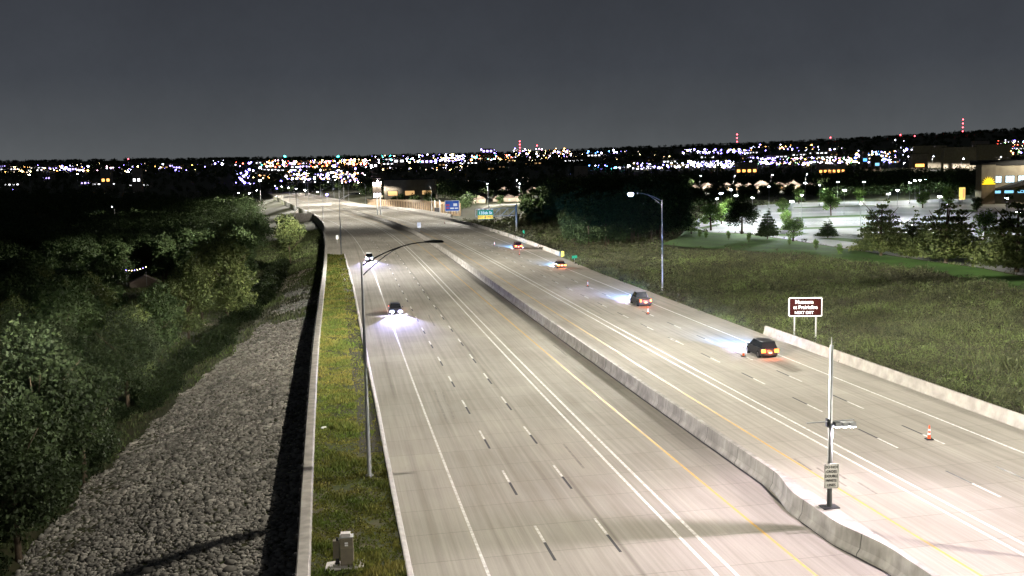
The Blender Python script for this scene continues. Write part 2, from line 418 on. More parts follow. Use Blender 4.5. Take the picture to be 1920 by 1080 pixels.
# ------------------------------------------------------------------ ground
def build_terrain():
    rows = np.concatenate([np.arange(-150, 40, 10.), np.arange(40, 260, 3.), np.arange(260, 800, 8.), np.geomspace(800, 15000, 70)])
    L_ = np.array([-1000, -800, -600, -450, -350, -280, -220, -180, -150, -120, -100, -80, -66, -56, -48, -42, -37, -33, -30, -27.5, -25, -23, -22])
    R_ = np.array([0.0, 1, 2.5, 4, 6, 9, 12, 16, 20, 25, 30, 36, 42, 50, 60, 72, 86, 100, 120, 145, 170, 200, 240, 280, 330, 400, 500, 650, 800, 1000])
    V = []
    for s in rows:
        ow = float(O_WALL(s)); oe = float(O_EDGE(s)); on = float(O_NBE(s))
        k = max(1.0, s / 900.0)
        left = ow - WALL_T * .5 + (L_ + 20.5) * np.where(L_ < -60, k, 1.0)
        left = np.append(left, ow - WALL_T * .5 - 0.01)
        mid = np.array([ow - WALL_T * .5 + 0.01, ow, (ow + oe) / 2, oe - 0.02, oe + 0.02, 0, 15, on - 0.02])
        right = on + 0.02 + R_ * np.where(R_ > 60, k, 1.0)
        o = np.concatenate([left, mid, right])
        x, y = rxy(s, o); z = terrain_z(np.full_like(o, s), o, x, y)
        V.append(np.stack([x, y, z], 1))
    nc = len(o); V = np.concatenate(V)
    o_ = npobj('ground', V, grid_faces(len(rows), nc)[:, ::-1], M['grassy'], smooth=False)
    tag(o_, kind='structure')
    m = M['grassy']; n = m.node_tree
    # woodland floor and far country are darker, coarser ground
    return o_
build_terrain()

def strip(name, o0, o1, s0, s1, m, dz, ds=3.0, kind='structure', parent=None):
    f0 = o0 if callable(o0) else (lambda s: o0); f1 = o1 if callable(o1) else (lambda s: o1)
    ss = np.arange(s0, s1 + ds * .5, ds); nc = 5; V = []; UV = []
    for s in ss:
        for t in np.linspace(0, 1, nc):
            o = float(f0(s)) * (1 - t) + float(f1(s)) * t; x, y = rxy(s, o); V.append((x, y, plane(x, y) + dz)); UV.append((o, s))
    ob = npobj(name, V, grid_faces(len(ss), nc)[:, ::-1], m, uv=UV, parent=parent)
    if kind: tag(ob, kind=kind)
    return ob
MED0, MED1 = 8.25, 8.85
strip('southbound_carriageway', lambda s: O_EDGE(s), MED0 + .3, -150, 1700, M['pave'], 0.0)
strip('northbound_carriageway', MED0 + .304, lambda s: O_NBE(s), -150, 1700, M['pave'], 0.0)
# paved gutter that replaces the verge further on
strip('verge_paving', lambda s: O_WALL(s), lambda s: O_EDGE(s) - .004, 296, 625, M['pave'], 0.0)

M['verge_dark'] = mat('dark_verge_ground', (0.06, 0.055, 0.042), (0.035, 0.035, 0.025), .8, .95, bump=.5)
strip('verge_dark_strip', lambda s: O_EDGE(s) - 2.0, lambda s: O_EDGE(s) - .33, 84, 292, M['verge_dark'], .0)  # darker strip of ground beside the kerb
# markings
def marks(name, m, items, dz=0.004):
    V = []; Fc = []
    for (fo, w_, s0, s1) in items:
        f = fo if callable(fo) else (lambda s, a=fo: a)
        n = max(2, int((s1 - s0) / 4) + 1); b0 = len(V)
        for s in np.linspace(s0, s1, n):
            for q in (-w_ / 2, w_ / 2):
                x, y = rxy(s, float(f(s)) + q); V.append((x, y, plane(x, y) + dz))
        for i in range(n - 1):
            a = b0 + 2 * i; Fc.append((a, a + 2, a + 3, a + 1)[::-1])
    tag(npobj(name, V, Fc, m), kind='structure')
def S_of(px, py):
    p = on_road(px, py); s, o = so(np.array([p.x]), np.array([p.y])); return float(s[0]), float(o[0])
W = []; B_ = []
wln = lambda o: (lambda s: o)
O_W1 = lambda s: np.interp(s, [0, 230, 330, 480], [-11.08, -11.1, -12.0, -13.0])
W += [(lambda s: O_W1(s), .17, -100, 1500), (0.0, .2, -100, 1500), (0.97, .2, -100, 1500), (15.87, .2, -100, 1500), (16.84, .2, -100, 1500), (lambda s: O_NBW(s), .17, -100, 1500)]
P4 = 12.19
sa = S_of(1020.8, 1016.9)[0]; sb = S_of(1138.9, 1002.2)[0]; sc_ = S_of(1643.6, 821.7)[0]; sd = S_of(1730.6, 814.7)[0]
for k in range(-8, 70):
    for o_, s_t, sgn in ((-7.38, sa, 1), (-3.74, sb, 1), (20.44, sc_, -1), (24.0, sd, -1)):
        t = s_t + k * P4
        if sgn > 0: W.append((o_, .16, t, t + 2.95)); B_.append((o_, .16, t - 2.95, t))
        else: W.append((o_, .16, t - 2.95, t)); B_.append((o_, .16, t, t + 3.05))
marks('white_lane_markings', M['white'], W)
marks('black_lane_markings', M['black'], B_)
marks('yellow_lane_markings', M['yellow'], [(4.66, .17, -100, 1500), (12.23, .17, -100, 1500)])

sk = []
for (o_, s_, l_) in ((12.9, 66, 4.5), (13.6, 67.5, 3.4), (13.9, 64, 2.6), (12.4, 70, 3.0), (-9.6, 92, 14), (-8.9, 93, 12), (19.3, 150, 16), (18.0, 152, 12), (6.4, 120, 8), (22.4, 205, 20), (21.2, 207, 16), (-5.6, 150, 12), (-1.9, 75, 7)):
    sk.append((lambda s, a=o_, b=s_: a + .012 * (s - b) + .05 * math.sin((s - b) * .6), .17, s_, s_ + l_))
M['rubberstain'] = mat('rubber_skid_stain', (0.20, 0.185, 0.155), (0.27, 0.25, 0.21), 2.5, .9)
marks('skid_marks', M['rubberstain'], sk, .003)
# kerb beside the southbound shoulder
def kerb_prof(): return [(-.32, -.2), (-.32, .16), (-.25, .19), (-.05, .17), (0.02, .02), (0.02, -.2)]
tag(sweep('kerb', kerb_prof(), -150, 296, M['kerb'], ofs=lambda s: float(O_EDGE(s)) + .02), kind='structure')

# wall along the left verge
def wall():
    root = empty('retaining_wall', (0, 0, 0))
    tag(root, 'long low concrete retaining wall edging the grass verge left of the southbound road', 'wall')
    body = sweep('wall_panel', [(-WALL_T, -9.0), (-WALL_T, .80), (-WALL_T + .07, .88), (-.07, .88), (0, .80), (0, -9.0)], -150, 625, M['parapet'], parent=root, ofs=lambda s: float(O_WALL(s)))
    mb = MB()
    for s in np.arange(-10, 420, 3.05):
        ow = float(O_WALL(s)) - WALL_T - .05; x, y = rxy(s, ow); z = float(plane(x, y)); mb.box((x, y, z + .42), (.10, .12, 1.1), -heading(s))
    mb.build('panel_clip', M['dark'], root)['kind'] = 'stuff'
    return root
wall()
w2 = empty('wing_wall', (0, 0, 0)); tag(w2, 'tall grey concrete wing wall turning left where the verge wall ends', 'wall')
def wallseg(name, pts, parent, m, th=.5):
    V = []; n = len(pts)
    mb = MB()
    for i in range(n - 1):
        (x0, y0, b0, t0), (x1, y1, b1, t1) = pts[i], pts[i + 1]
        dx, dy = x1 - x0, y1 - y0; l = math.hypot(dx, dy); nx, ny = -dy / l * th / 2, dx / l * th / 2
        vs = [(x0 - nx, y0 - ny, b0), (x1 - nx, y1 - ny, b1), (x1 + nx, y1 + ny, b1), (x0 + nx, y0 + ny, b0),
              (x0 - nx, y0 - ny, t0), (x1 - nx, y1 - ny, t1), (x1 + nx, y1 + ny, t1), (x0 + nx, y0 + ny, t0)]
        mb.add(vs, [(3, 2, 1, 0), (4, 5, 6, 7), (0, 1, 5, 4), (1, 2, 6, 5), (2, 3, 7, 6), (3, 0, 4, 7)])
    return mb.build(name, m, parent)
ex, ey = rxy(625, float(O_WALL(625)) - .3); ez = float(plane(ex, ey))
wallseg('wall_panel', [(ex, ey, ez - 9, ez + .9), (ex - 13, ey + 14, ez - 9, ez + .5)], w2, M['barrier'])
wallseg('wall_panel', [(ex - 13.5, ey + 14.5, ez - 9, ez + .4), (ex - 26, ey + 90, ez - 9, ez - .6)], w2, M['parapet'])
# bridge parapet further on, bright in the lamp light
bp = empty('bridge_parapet', (0, 0, 0)); tag(bp, 'pale concrete bridge parapet crossing far down the road', 'parapet')
pl = on_road(556, 387); pr = on_road(621, 385)
wallseg('parapet_wall', [(pl.x, pl.y, pl.z - 1.5, pl.z + 1.7), (pr.x, pr.y, pr.z - 1.5, pr.z + 1.7)], bp, M['kerb'], .4)
for k in range(9):
    q = pl.lerp(pr, k / 8); MB().box((q.x, q.y, q.z + 2.1), (.12, .12, .8)).build('railing_post', M['steel'], bp)
MB().tube([(pl.x, pl.y, pl.z + 2.5), (pr.x, pr.y, pr.z + 2.5)], .06).build('rail', M['steel'], bp)

# median barrier with the swelling that carries the sensor pole
def bulge(s):
    return float(-0.75 * (sst(52, 57, s) - sst(61.5, 67, s)))
md = empty('median_barrier', (0, 0, 0)); tag(md, 'long concrete median barrier between the two carriageways', 'barrier')
def med_prof(s):
    b = bulge(s)
    return [(MED0 + b - .12, -.25), (MED0 + b - .10, .12), (MED0 + b + .06, .40), (MED0 + b + .14, 1.18), (MED1 - .14, 1.18), (MED1 - .06, .4), (MED1 + .1, .12), (MED1 + .12, -.25)]
def med_mesh():
    ss = np.concatenate([np.arange(-150, 48, 3.), np.arange(48, 70, .5), np.arange(70, 700, 3.)]); V = []; fs = []; n = 8
    for s in ss:
        for (o, z) in med_prof(s):
            x, y = rxy(s, o); V.append((x, y, float(plane(x, y)) + z))
    for i in range(len(ss) - 1):
        for k in range(n - 1):
            a = i * n + k; fs.append((a, a + 1, a + 1 + n, a + n))
    mb = MB(); mb.v = V; mb.f = fs; return mb.build('barrier_wall', M['bar2'], md)
# barrier concrete with vertical weather stains and joints every 12 m
M['bar2'] = mat('median_concrete', (0.42, 0.395, 0.35), (0.25, 0.235, 0.205), 0.8, 0.85, bump=0.3)
def _joints(m):
    n = m.node_tree; L = n.links; b = n.nodes['Principled BSDF']
    t = n.nodes.new('ShaderNodeTexCoord'); mp = n.nodes.new('ShaderNodeMapping'); mp.inputs['Scale'].default_value = (2.5, 2.5, .25)
    L.new(t.outputs['Object'], mp.inputs[0]); no = n.nodes.new('ShaderNodeTexNoise'); no.inputs['Scale'].default_value = 1.0; no.inputs['Detail'].default_value = 5
    L.new(mp.outputs[0], no.inputs['Vector'])
    r_ = n.nodes.new('ShaderNodeMapRange'); r_.inputs['From Min'].default_value = .35; r_.inputs['From Max'].default_value = .65; r_.inputs['To Min'].default_value = .84; r_.inputs['To Max'].default_value = 1.06
    L.new(no.outputs['Fac'], r_.inputs['Value'])
    sp_ = n.nodes.new('ShaderNodeSeparateXYZ'); L.new(t.outputs['Object'], sp_.inputs[0])
    d = n.nodes.new('ShaderNodeMath'); d.operation = 'DIVIDE'; d.inputs[1].default_value = 6.1; L.new(sp_.outputs['Y'], d.inputs[0])
    f = n.nodes.new('ShaderNodeMath'); f.operation = 'FRACT'; L.new(d.outputs[0], f.inputs[0])
    c = n.nodes.new('ShaderNodeMath'); c.operation = 'GREATER_THAN'; c.inputs[1].default_value = 0.012; L.new(f.outputs[0], c.inputs[0])
    c2 = n.nodes.new('ShaderNodeMath'); c2.operation = 'MULTIPLY_ADD'; c2.inputs[1].default_value = .65; c2.inputs[2].default_value = .35; L.new(c.outputs[0], c2.inputs[0])
    k = n.nodes.new('ShaderNodeMath'); k.operation = 'MULTIPLY'; L.new(r_.outputs[0], k.inputs[0]); L.new(c2.outputs[0], k.inputs[1])
    src = b.inputs['Base Color'].links[0].from_socket
    v = n.nodes.new('ShaderNodeVectorMath'); v.operation = 'SCALE'; L.new(src, v.inputs[0]); L.new(k.outputs[0], v.inputs['Scale']); L.new(v.outputs[0], b.inputs['Base Color'])
_joints(M['bar2']); med_mesh()
# dark strip along the southbound foot of the barrier
marks('barrier_foot_strip', M['dark'], [(lambda s: MED0 - .2 + bulge(s) * .9, .16, -100, 500)], .005)

# barriers on the northbound side
nb = empty('roadside_barrier', (0, 0, 0)); tag(nb, 'pale concrete barrier at the right edge, its end lit by headlights behind the dark car', 'barrier')
s_end = S_of(1431, 628)[0]
JP = [(0, -.3), (0, .1), (.1, .35), (.18, 1.0), (.42, 1.0), (.45, -.3)]
sweep('barrier_wall', JP, -150, s_end, M['barrier'], ds=2.0, parent=nb, ofs=lambda s: float(O_NBE(s)))
nb2 = empty('roadside_barrier', (0, 0, 0)); tag(nb2, 'distant concrete barrier running from the yellow end marker to the ramp wall', 'barrier')
sweep('barrier_wall', JP, S_of(1048, 480)[0], 640, M['barrier'], ds=4.0, parent=nb2, ofs=lambda s: float(O_NBE(s)))

# ------------------------------------------------------------------ riprap, grass and meadow
def stones(name, pos, size, m, squash=.65):
    ico = []; ph = (1 + 5 ** .5) / 2
    for a in (-1, 1):
        for b_ in (-ph, ph): ico += [(0, a, b_), (a, b_, 0), (b_, 0, a)]
    ico = np.array(ico); ico /= np.linalg.norm(ico[0])
    from itertools import combinations
    e = 1.0515; fs = []
    for t in combinations(range(12), 3):
        if all(abs(np.linalg.norm(ico[t[i]] - ico[t[(i + 1) % 3]]) - e) < .02 for i in range(3)):
            nrm = np.cross(ico[t[1]] - ico[t[0]], ico[t[2]] - ico[t[0]])
            fs.append(t if nrm @ ico[t[0]] > 0 else t[::-1])
    fs = np.array(fs); n = len(pos)
    V = ico[None] * (1 + rng.uniform(-.28, .28, (n, 12, 1)))
    V = V * rng.uniform(.6, 1.3, (n, 1, 3)) * np.array([1, 1, squash])
    a = rng.uniform(0, 6.28, n); c, s = np.cos(a)[:, None], np.sin(a)[:, None]
    X = V[..., 0] * c - V[..., 1] * s; Y = V[..., 0] * s + V[..., 1] * c
    V = np.stack([X, Y, V[..., 2]], -1) * size[:, None, None] + pos[:, None, :]
    Fc = (fs[None] + (np.arange(n) * 12)[:, None, None]).reshape(-1, 3)
    return npobj(name, V.reshape(-1, 3), Fc, m)
def scatter(n, s0, s1, e0, e1, pw=1.0):
    s = s0 + (s1 - s0) * rng.random(n) ** pw; e = rng.uniform(e0, e1, n)
    o = O_WALL(s) - WALL_T - e; x, y = rxy(s, o); return s, o, x, y, terrain_z(s, o, x, y)
s, o, x, y, z = scatter(75000, 44, 250, .3, 22.8, 1.6)
edge = 21.3 + 1.2 * nz(x, y, 3.) - 12.5 * sst(90, 235, s)
keep = (rng.random(len(s)) < 1 - sst(150, 235, s) * .85) & (-(o - O_WALL(s)) - WALL_T < edge) & ~((s > 185) & (nz(x, y, 6.) > .1))
pos = np.stack([x, y, z + .05], 1)[keep]
tag(stones('riprap', pos, np.clip(rng.lognormal(-1.85, .35, len(pos)), .08, .5) , M['stone']), kind='stuff')
def tufts(name, x, y, z, h, wd, m, lean=.5, n_per=1):
    n = len(x); a = rng.uniform(0, 6.28, n); b_ = a + rng.normal(0, .9, n)
    dx, dy = np.cos(a) * wd, np.sin(a) * wd
    lx, ly = np.cos(b_) * h * lean * rng.random(n), np.sin(b_) * h * lean * rng.random(n)
    V = np.empty((n, 3, 3)); V[:, 0] = np.stack([x - dx, y - dy, z], 1); V[:, 1] = np.stack([x + dx, y + dy, z], 1)
    V[:, 2] = np.stack([x + lx, y + ly, z + h], 1)
    return npobj(name, V.reshape(-1, 3), np.arange(n * 3).reshape(-1, 3), m)
# left verge grass
n = 70000; s = 42 + 255 * rng.random(n) ** 1.7; t = rng.random(n); o = O_WALL(s) * (1 - t) + (O_EDGE(s) - .35) * t
x, y = rxy(s, o); z = plane(x, y) - .03
patch = nz(x, y, 2.3) + .7 * nz(x + 9, y, .8)
k = (patch > -.45) | (rng.random(n) < .22)
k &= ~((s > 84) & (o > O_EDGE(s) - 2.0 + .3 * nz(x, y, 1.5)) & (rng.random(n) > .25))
h = rng.uniform(.05, .2, n) * (.6 + 1.5 * np.clip(patch, 0, 1.3)) * (1 + s / 200)
tag(tufts('verge_grass', x[k], y[k], z[k], h[k], (.05 + s[k] / 1600) * 1.0, M['grass']), kind='stuff')
# embankment weeds between the riprap and the trees
s, o, x, y, z = scatter(110000, 48, 520, .5, 60, 1.1)
e = O_WALL(s) - WALL_T - o
k = (e > 21 + 1.2 * nz(x, y, 3.) - 12.5 * sst(90, 235, s)) | ((s > 185) & (nz(x, y, 6.) > .0)) | (s > 250)
tag(tufts('slope_weeds', x[k], y[k], z[k] - .05, rng.uniform(.15, .7, k.sum()), .05 + s[k] / 1700, M['brush']), kind='stuff')
# pale washed-out stone ledge running up to the wall
lt = rng.random(9000); ls = 222 + 78 * lt; le = 20.5 - 17 * lt + rng.normal(0, 1.1, 9000) + 1.5 * np.sin(lt * 9)
lo_ = O_WALL(ls) - WALL_T - np.clip(le, .6, 30); lx, ly = rxy(ls, lo_); kk = nz(lx, ly, 2.2) > -.35
M['ledge'] = mat('pale_limestone', (.42, .37, .27), (.26, .23, .17), 1.0, .9, island=.35)
tag(stones('limestone_ledge', np.stack([lx, ly, terrain_z(ls, lo_, lx, ly) + .05], 1)[kk], rng.uniform(.12, .32, kk.sum()), M['ledge'], .5), kind='stuff')
# right-hand meadow
def meadow():
    n = 330000; s = 40 + 420 * rng.random(n) ** 1.25; d = 0.3 + 150 * rng.random(n) ** 1.25
    o = O_NBE(s) + np.where(s < s_end, .7, .1) + d; x, y = rxy(s, o); z = terrain_z(s, o, x, y)
    vis = (x / np.maximum(y, 1) < .56) & (y > 40)
    cl = nz(x, y, 4.) + .6 * nz(x + 30, y, 1.9)
    # the mown lawn in front of the car park stays short
    lawn = y > np.interp(x, [40, 70, 90, 130, 200], [245, 232, 222, 205, 190])
    lot = on_lot(x, y)
    vis &= ~lot & ~in_poly(x, y, LAWN) & ~(lawn & (rng.random(n) > .5))
    h = (.35 + .9 * np.clip(cl, 0, 1.4)) * rng.uniform(.5, 1.3, n) * np.where(lawn, .15, 1) * sst(-1, 7, d) + .12
    x, y, z, h, s = x[vis], y[vis], z[vis], h[vis], s[vis]
    # a leafy clump: two triangles at differing heights
    tag(tufts('meadow_plants', x, y, z - .05, h, (.035 + s / 1900), M['brush'], lean=.9), kind='stuff')
    # rounded clumps standing above the rest
    m_ = 3400; j = rng.integers(0, len(x), m_); cs = rng.uniform(.35, 1.1, m_) * (1 + s[j] / 500); q_ = 55
    d_ = rng.normal(0, 1, (m_, q_, 3)); d_ /= np.linalg.norm(d_, axis=2)[..., None]; d_ *= rng.random((m_, q_, 1)) ** .4
    C_ = np.stack([x[j], y[j], z[j] + cs * .5], 1)[:, None] + d_ * cs[:, None, None] * np.array([1, 1, .75]); C_ = C_.reshape(-1, 3)
    V = C_[:, None] + rng.normal(0, 1, (len(C_), 3, 3)) * (.05 + np.repeat(s[j], q_) / 3200)[:, None, None]
    tag(npobj('meadow_bushes', V.reshape(-1, 3), np.arange(len(V) * 3).reshape(-1, 3), M['brush2']), kind='stuff')
    n2 = 110000; i = rng.integers(0, len(x), n2)
    V = np.empty((n2, 3, 3)); c = np.stack([x[i] + rng.normal(0, .3, n2), y[i] + rng.normal(0, .3, n2), z[i] + h[i] * rng.uniform(.4, 1.1, n2)], 1)
    r_ = rng.normal(0, 1, (n2, 3, 3)) * (.05 + s[i] / 2400)[:, None, None]
    V = c[:, None] + r_
    tag(npobj('meadow_leaves', V.reshape(-1, 3), np.arange(n2 * 3).reshape(-1, 3), M['brush']), kind='stuff')

# ------------------------------------------------------------------ car park
LZ = -2.2
def lp(px, py, z=LZ): return at_z(px, py, z)
LOT = [lp(*p) for p in ((1286, 424), (1330, 398), (1420, 386), (1490, 380), (1640, 378), (1760, 374), (1850, 372), (1925, 386), (1960, 470), (1925, 519), (1840, 503), (1700, 484), (1590, 467), (1500, 453), (1400, 438), (1330, 436))]
def in_poly(x, y, poly):
    r = np.zeros(np.shape(x), bool); n = len(poly)
    for i in range(n):
        a, b_ = poly[i], poly[(i + 1) % n]
        c = ((a.y > y) != (b_.y > y)) & (x < (b_.x - a.x) * (y - a.y) / (b_.y - a.y + 1e-9) + a.x)
        r ^= c
    return r
def on_lot(x, y): return in_poly(x, y, LOT)
def sheet(name, poly, z, m, kind='structure'):
    mb = MB(); n = len(poly); mb.add([(p.x, p.y, z) for p in poly], [tuple(range(n))])
    o = mb.build(name, m)
    if o.data.polygons[0].normal.z < 0: o.data.flip_normals()
    return tag(o, kind=kind)
M['lotpave'] = mat('car_park_paving', (0.34, 0.34, 0.335), (0.21, 0.21, 0.208), 0.06, 0.85)
M['lawn'] = mat('island_turf', (0.07, 0.12, 0.03), (0.05, 0.09, 0.02), 0.5, 0.95)
sheet('car_park', LOT, LZ + .10, M['lotpave'])
LAWN = [LOT[k] for k in (15, 14, 13, 12, 11, 10, 9)]
LAWN = [lp(*q) for q in ((1270, 446), (1286, 432), (1330, 436), (1400, 438.5), (1500, 453.5), (1590, 467.5), (1700, 484.5), (1840, 503.5), (1925, 520), (1990, 560), (1925, 545), (1750, 512), (1600, 492), (1500, 481), (1420, 472), (1350, 467), (1290, 464), (1240, 458))]
M['turf'] = mat('mown_grass', (0.085, 0.19, 0.03), (0.05, 0.11, 0.02), .12, .95, bump=.5)
sheet('lawn', LAWN, LZ + .04, M['turf'])
meadow()
isl = [((1424, 431), (1500, 428), (1640, 424), (1640, 427), (1500, 431.5), (1424, 434)), ((1486, 409), (1560, 405.5), (1650, 403), (1650, 406), (1560, 409), (1486, 412)),
       ((1488, 390), (1560, 387), (1640, 386), (1640, 387.6), (1560, 389), (1488, 391.6)), ((1310, 428), (1345, 421), (1352, 423), (1318, 431)), ((1535, 448), (1560, 447), (1640, 451), (1700, 462), (1690, 464), (1600, 456)),
       ((1780, 395), (1830, 394), (1835, 398), (1780, 399)), ((1440, 441), (1500, 438), (1520, 440), (1470, 445)), ((1862, 440), (1925, 444), (1925, 470), (1850, 460))]
for k_, pl_ in enumerate(isl):
    sheet('turf_island', [lp(*p) for p in pl_], LZ + .22, M['lawn'])
V = []; its = []
mbp = MB()
for (a, b_, n_) in (((1500, 399), (1640, 396), 22), ((1500, 418), (1640, 414.5), 20), ((1440, 422), (1640, 419), 14), ((1560, 441), (1690, 449), 14), ((1420, 397), (1480, 394), 9)):
    A, B2 = lp(*a), lp(*b_)
    for k in range(n_):
        q = A.lerp(B2, k / (n_ - 1)); mbp.box((q.x, q.y, LZ + .106), (.14, 5.2, .004))
tag(mbp.build('parking_bay_lines', M['white']), kind='structure')

# ------------------------------------------------------------------ street lamps
def street_lamp(base, rz, h=14.8, arm=5.2, rise=1.45, lit=True, label='', group=None, cmax=90.0, power=None, color=WARM, lens='lens', double=True, drop=False):
    root = empty('street_lamp', base, rz)
    tag(root, label, 'street lamp', group)
    MB().tube([(0, 0, -.3), (0, 0, 0.02), (0, 0, h)], [.15, .15, .075], 12).build('pole', M['steel'], root, True)
    MB().tube([(0, 0, 0), (0, 0, .12)], [.28, .28], 12).build('base_plate', M['steel'], root)
    pts = []
    for k in range(9):
        t = k / 8; pts.append((t * (arm - .9), 0, h - .25 + rise * (1 - (1 - t) ** 1.8)))
    a = MB().tube(pts, [.055 - .02 * k / 8 for k in range(9)], 8)
    if double:
        lo = [(t * (arm - .9) * .62, 0, h - .95 + (rise * (1 - .38 ** 1.8) + .68) * (1 - (1 - t) ** 1.3)) for t in np.linspace(0, 1, 6)]
        a.tube(lo, .035, 8)
    a.build('arm', M['steel'] if double != 2 else M['dark'], root, True)
    zt = h - .25 + rise
    L_ = MB(); L_.prism([(-.9, -.02), (-.3, -.07), (.35, -.07), (.42, -.02), (.3, .09), (-.3, .12), (-.9, .05)], lambda p, q, k: (arm - .05 + p, (-.2, .2)[k], zt + q))
    lum = L_.build('luminaire', M['dark'], root)
    (MB().sphere((arm - .02, 0, zt - .2), .5, 12, 8, (.85, .6, .62)) if drop else MB().box((arm - .02, 0, zt - .0615), (.62, .3, .024))).build('lens', M[lens] if lit else M['glass'], lum)
    if power:
        lamp_light('lamp_light', (arm - .02, 0, zt - (.56 if drop else .16)), power, color, root, cmax=cmax)
    return root
road_grp = 'street lamps lining the highway'
def hd(s, side): return -heading(s) + (0 if side < 0 else math.pi)
def lamp_at(px, py, side, label, power, **k):
    p = on_road(px, py); s = S_of(px, py)[0]
    return street_lamp(p, hd(s, side), label=label, group=road_grp, power=power, **k)
lamp_at(693, 893, -1, 'tall galvanised street lamp on the grass verge in the left foreground, arm over the road', P_ROAD, double=2)
lamp_at(1242, 545, 1, 'tall street lamp glaring white above the woods, on the grass right of the northbound road', P_ROAD, drop=True, lens='lens_drop')
lamp_at(640, 478, -1, 'slim street lamp at the left kerb just beyond the end of the grass verge', P_ROAD)
lamp_at(917, 403, 1, 'street lamp standing behind the green and yellow exit sign', P_ROAD)
lamp_at(810, 398, 1, 'street lamp in front of the tan ramp wall', P_ROAD * .4, h=13, arm=2.6)
lamp_at(799, 375, 1, 'street lamp rising behind the tan ramp wall', P_ROAD * .15)
lamp_at(606, 411, -1, 'thin street lamp at the end of the left wall where it turns', P_ROAD * .4)
# lamps outside the picture that light the foreground
for (s_, o_, sd_, lb) in ((-30, 33.5, 1, 'street lamp right of the northbound road behind the camera'), (-26, -17.5, -1, 'street lamp on the left verge behind the camera'),
                          (100, 52, 1, 'street lamp on the meadow bank beyond the right edge of the view'), (40, 36, 1, 'street lamp beside the near right-hand barrier outside the view')):
    x_, y_ = rxy(s_, o_); z_ = float(terrain_z(s_, o_, x_, y_))
    street_lamp((x_, y_, z_), hd(s_, sd_), label=lb, group=road_grp, power=P_ROAD * {40: .45, -26: .22, 100: .55}.get(s_, 1.0), cmax=12 if s_ < 0 else 20)
# lamps further along the curve
proto = None
lens_far = emis('far_lamp_lens', (0.72, 0.68, 1.0), 220)
M['lens_far'] = lens_far
for i, (s_, o_, sd_) in enumerate([(640, -16, -1), (700, 36, 1), (760, -16, -1), (820, 36, 1), (880, -16, -1), (950, 36, 1), (1020, -16, -1), (1100, 36, 1), (1190, -16, -1), (1290, 36, 1), (1400, -16, -1), (1520, 36, 1), (900, 60, 1), (1000, 75, 1), (1080, -50, -1), (1180, -60, -1), (1300, -40, -1), (1420, 70, 1)]):
    x_, y_ = rxy(s_, o_); z_ = float(tz(x_, y_))
    if proto is None: proto = street_lamp((x_, y_, z_), hd(s_, sd_), label='far street lamp on the distant bend of the highway', group='far street lamps on the bend', lens='lens_far', drop=True); q = proto
    else: q = copy_tree(proto); q.location = (x_, y_, z_); q.rotation_euler.z = hd(s_, sd_)
    if i % 2 == 0: lamp_light('lamp_light', (5.2, 0, 15.2), P_ROAD * .42, WARM, q, cmax=60)

# car park lamps
def lot_lamp_mesh():
    root = empty('car_park_lamp', (0, 0, 0)); tag(root, 'slim car park lamp with white flat head', 'lamp post', 'car park lamps')
    MB().tube([(0, 0, -.2), (0, 0, .7), (0, 0, .72), (0, 0, 8.5)], [.22, .22, .08, .06], 10).build('pole', M['steel'], root)
    hd_ = MB().box((0, 0, 8.55), (1.1, .4, .12)).build('lamp_head', M['steel'], root)
    MB().box((0, 0, 8.38), (1.0, .42, .22)).build('lens', M['lotlens'], hd_)
    return root
M['lotlens'] = emis('car_park_lamp_lens', (0.80, 0.82, 1.0), 90)
ORD = ['first', 'second', 'third', 'fourth', 'fifth', 'sixth', 'seventh', 'eighth', 'ninth', 'tenth', 'eleventh', 'twelfth', 'thirteenth', 'fourteenth', 'fifteenth', 'sixteenth', 'seventeenth', 'eighteenth', 'nineteenth', 'twentieth', 'twenty-first', 'twenty-second']
tops = [(1344, 372), (1352, 362), (1371, 355), (1380, 366), (1411, 370), (1442, 349), (1485, 377), (1503, 365), (1510, 341), (1537, 346), (1571, 337), (1583, 356), (1614, 381), (1620, 338), (1666, 363), (1683, 356), (1706, 342), (1716, 336), (1725, 333), (1735, 328), (1762, 368), (1888, 371)]
lproto = lot_lamp_mesh()
for i, (a, b_) in enumerate(tops):
    p = at_z(a, b_, LZ + 8.6); p.z = LZ + .1
    if p.y > 470: p.z = float(tz(p.x, p.y))
    q = lproto if i == 0 else copy_tree(lproto); q.location = p; q.rotation_euler.z = random.uniform(0, 3)
    q['label'] = 'slim car park lamp with flat white head, %s lamp head from the left' % ORD[i]
    lamp_light('lamp_light', (0, 0, 8.3), P_LOT, (0.82, 0.92, 1.0) if i % 4 else (.9, .95, .85), q, cmax=16)

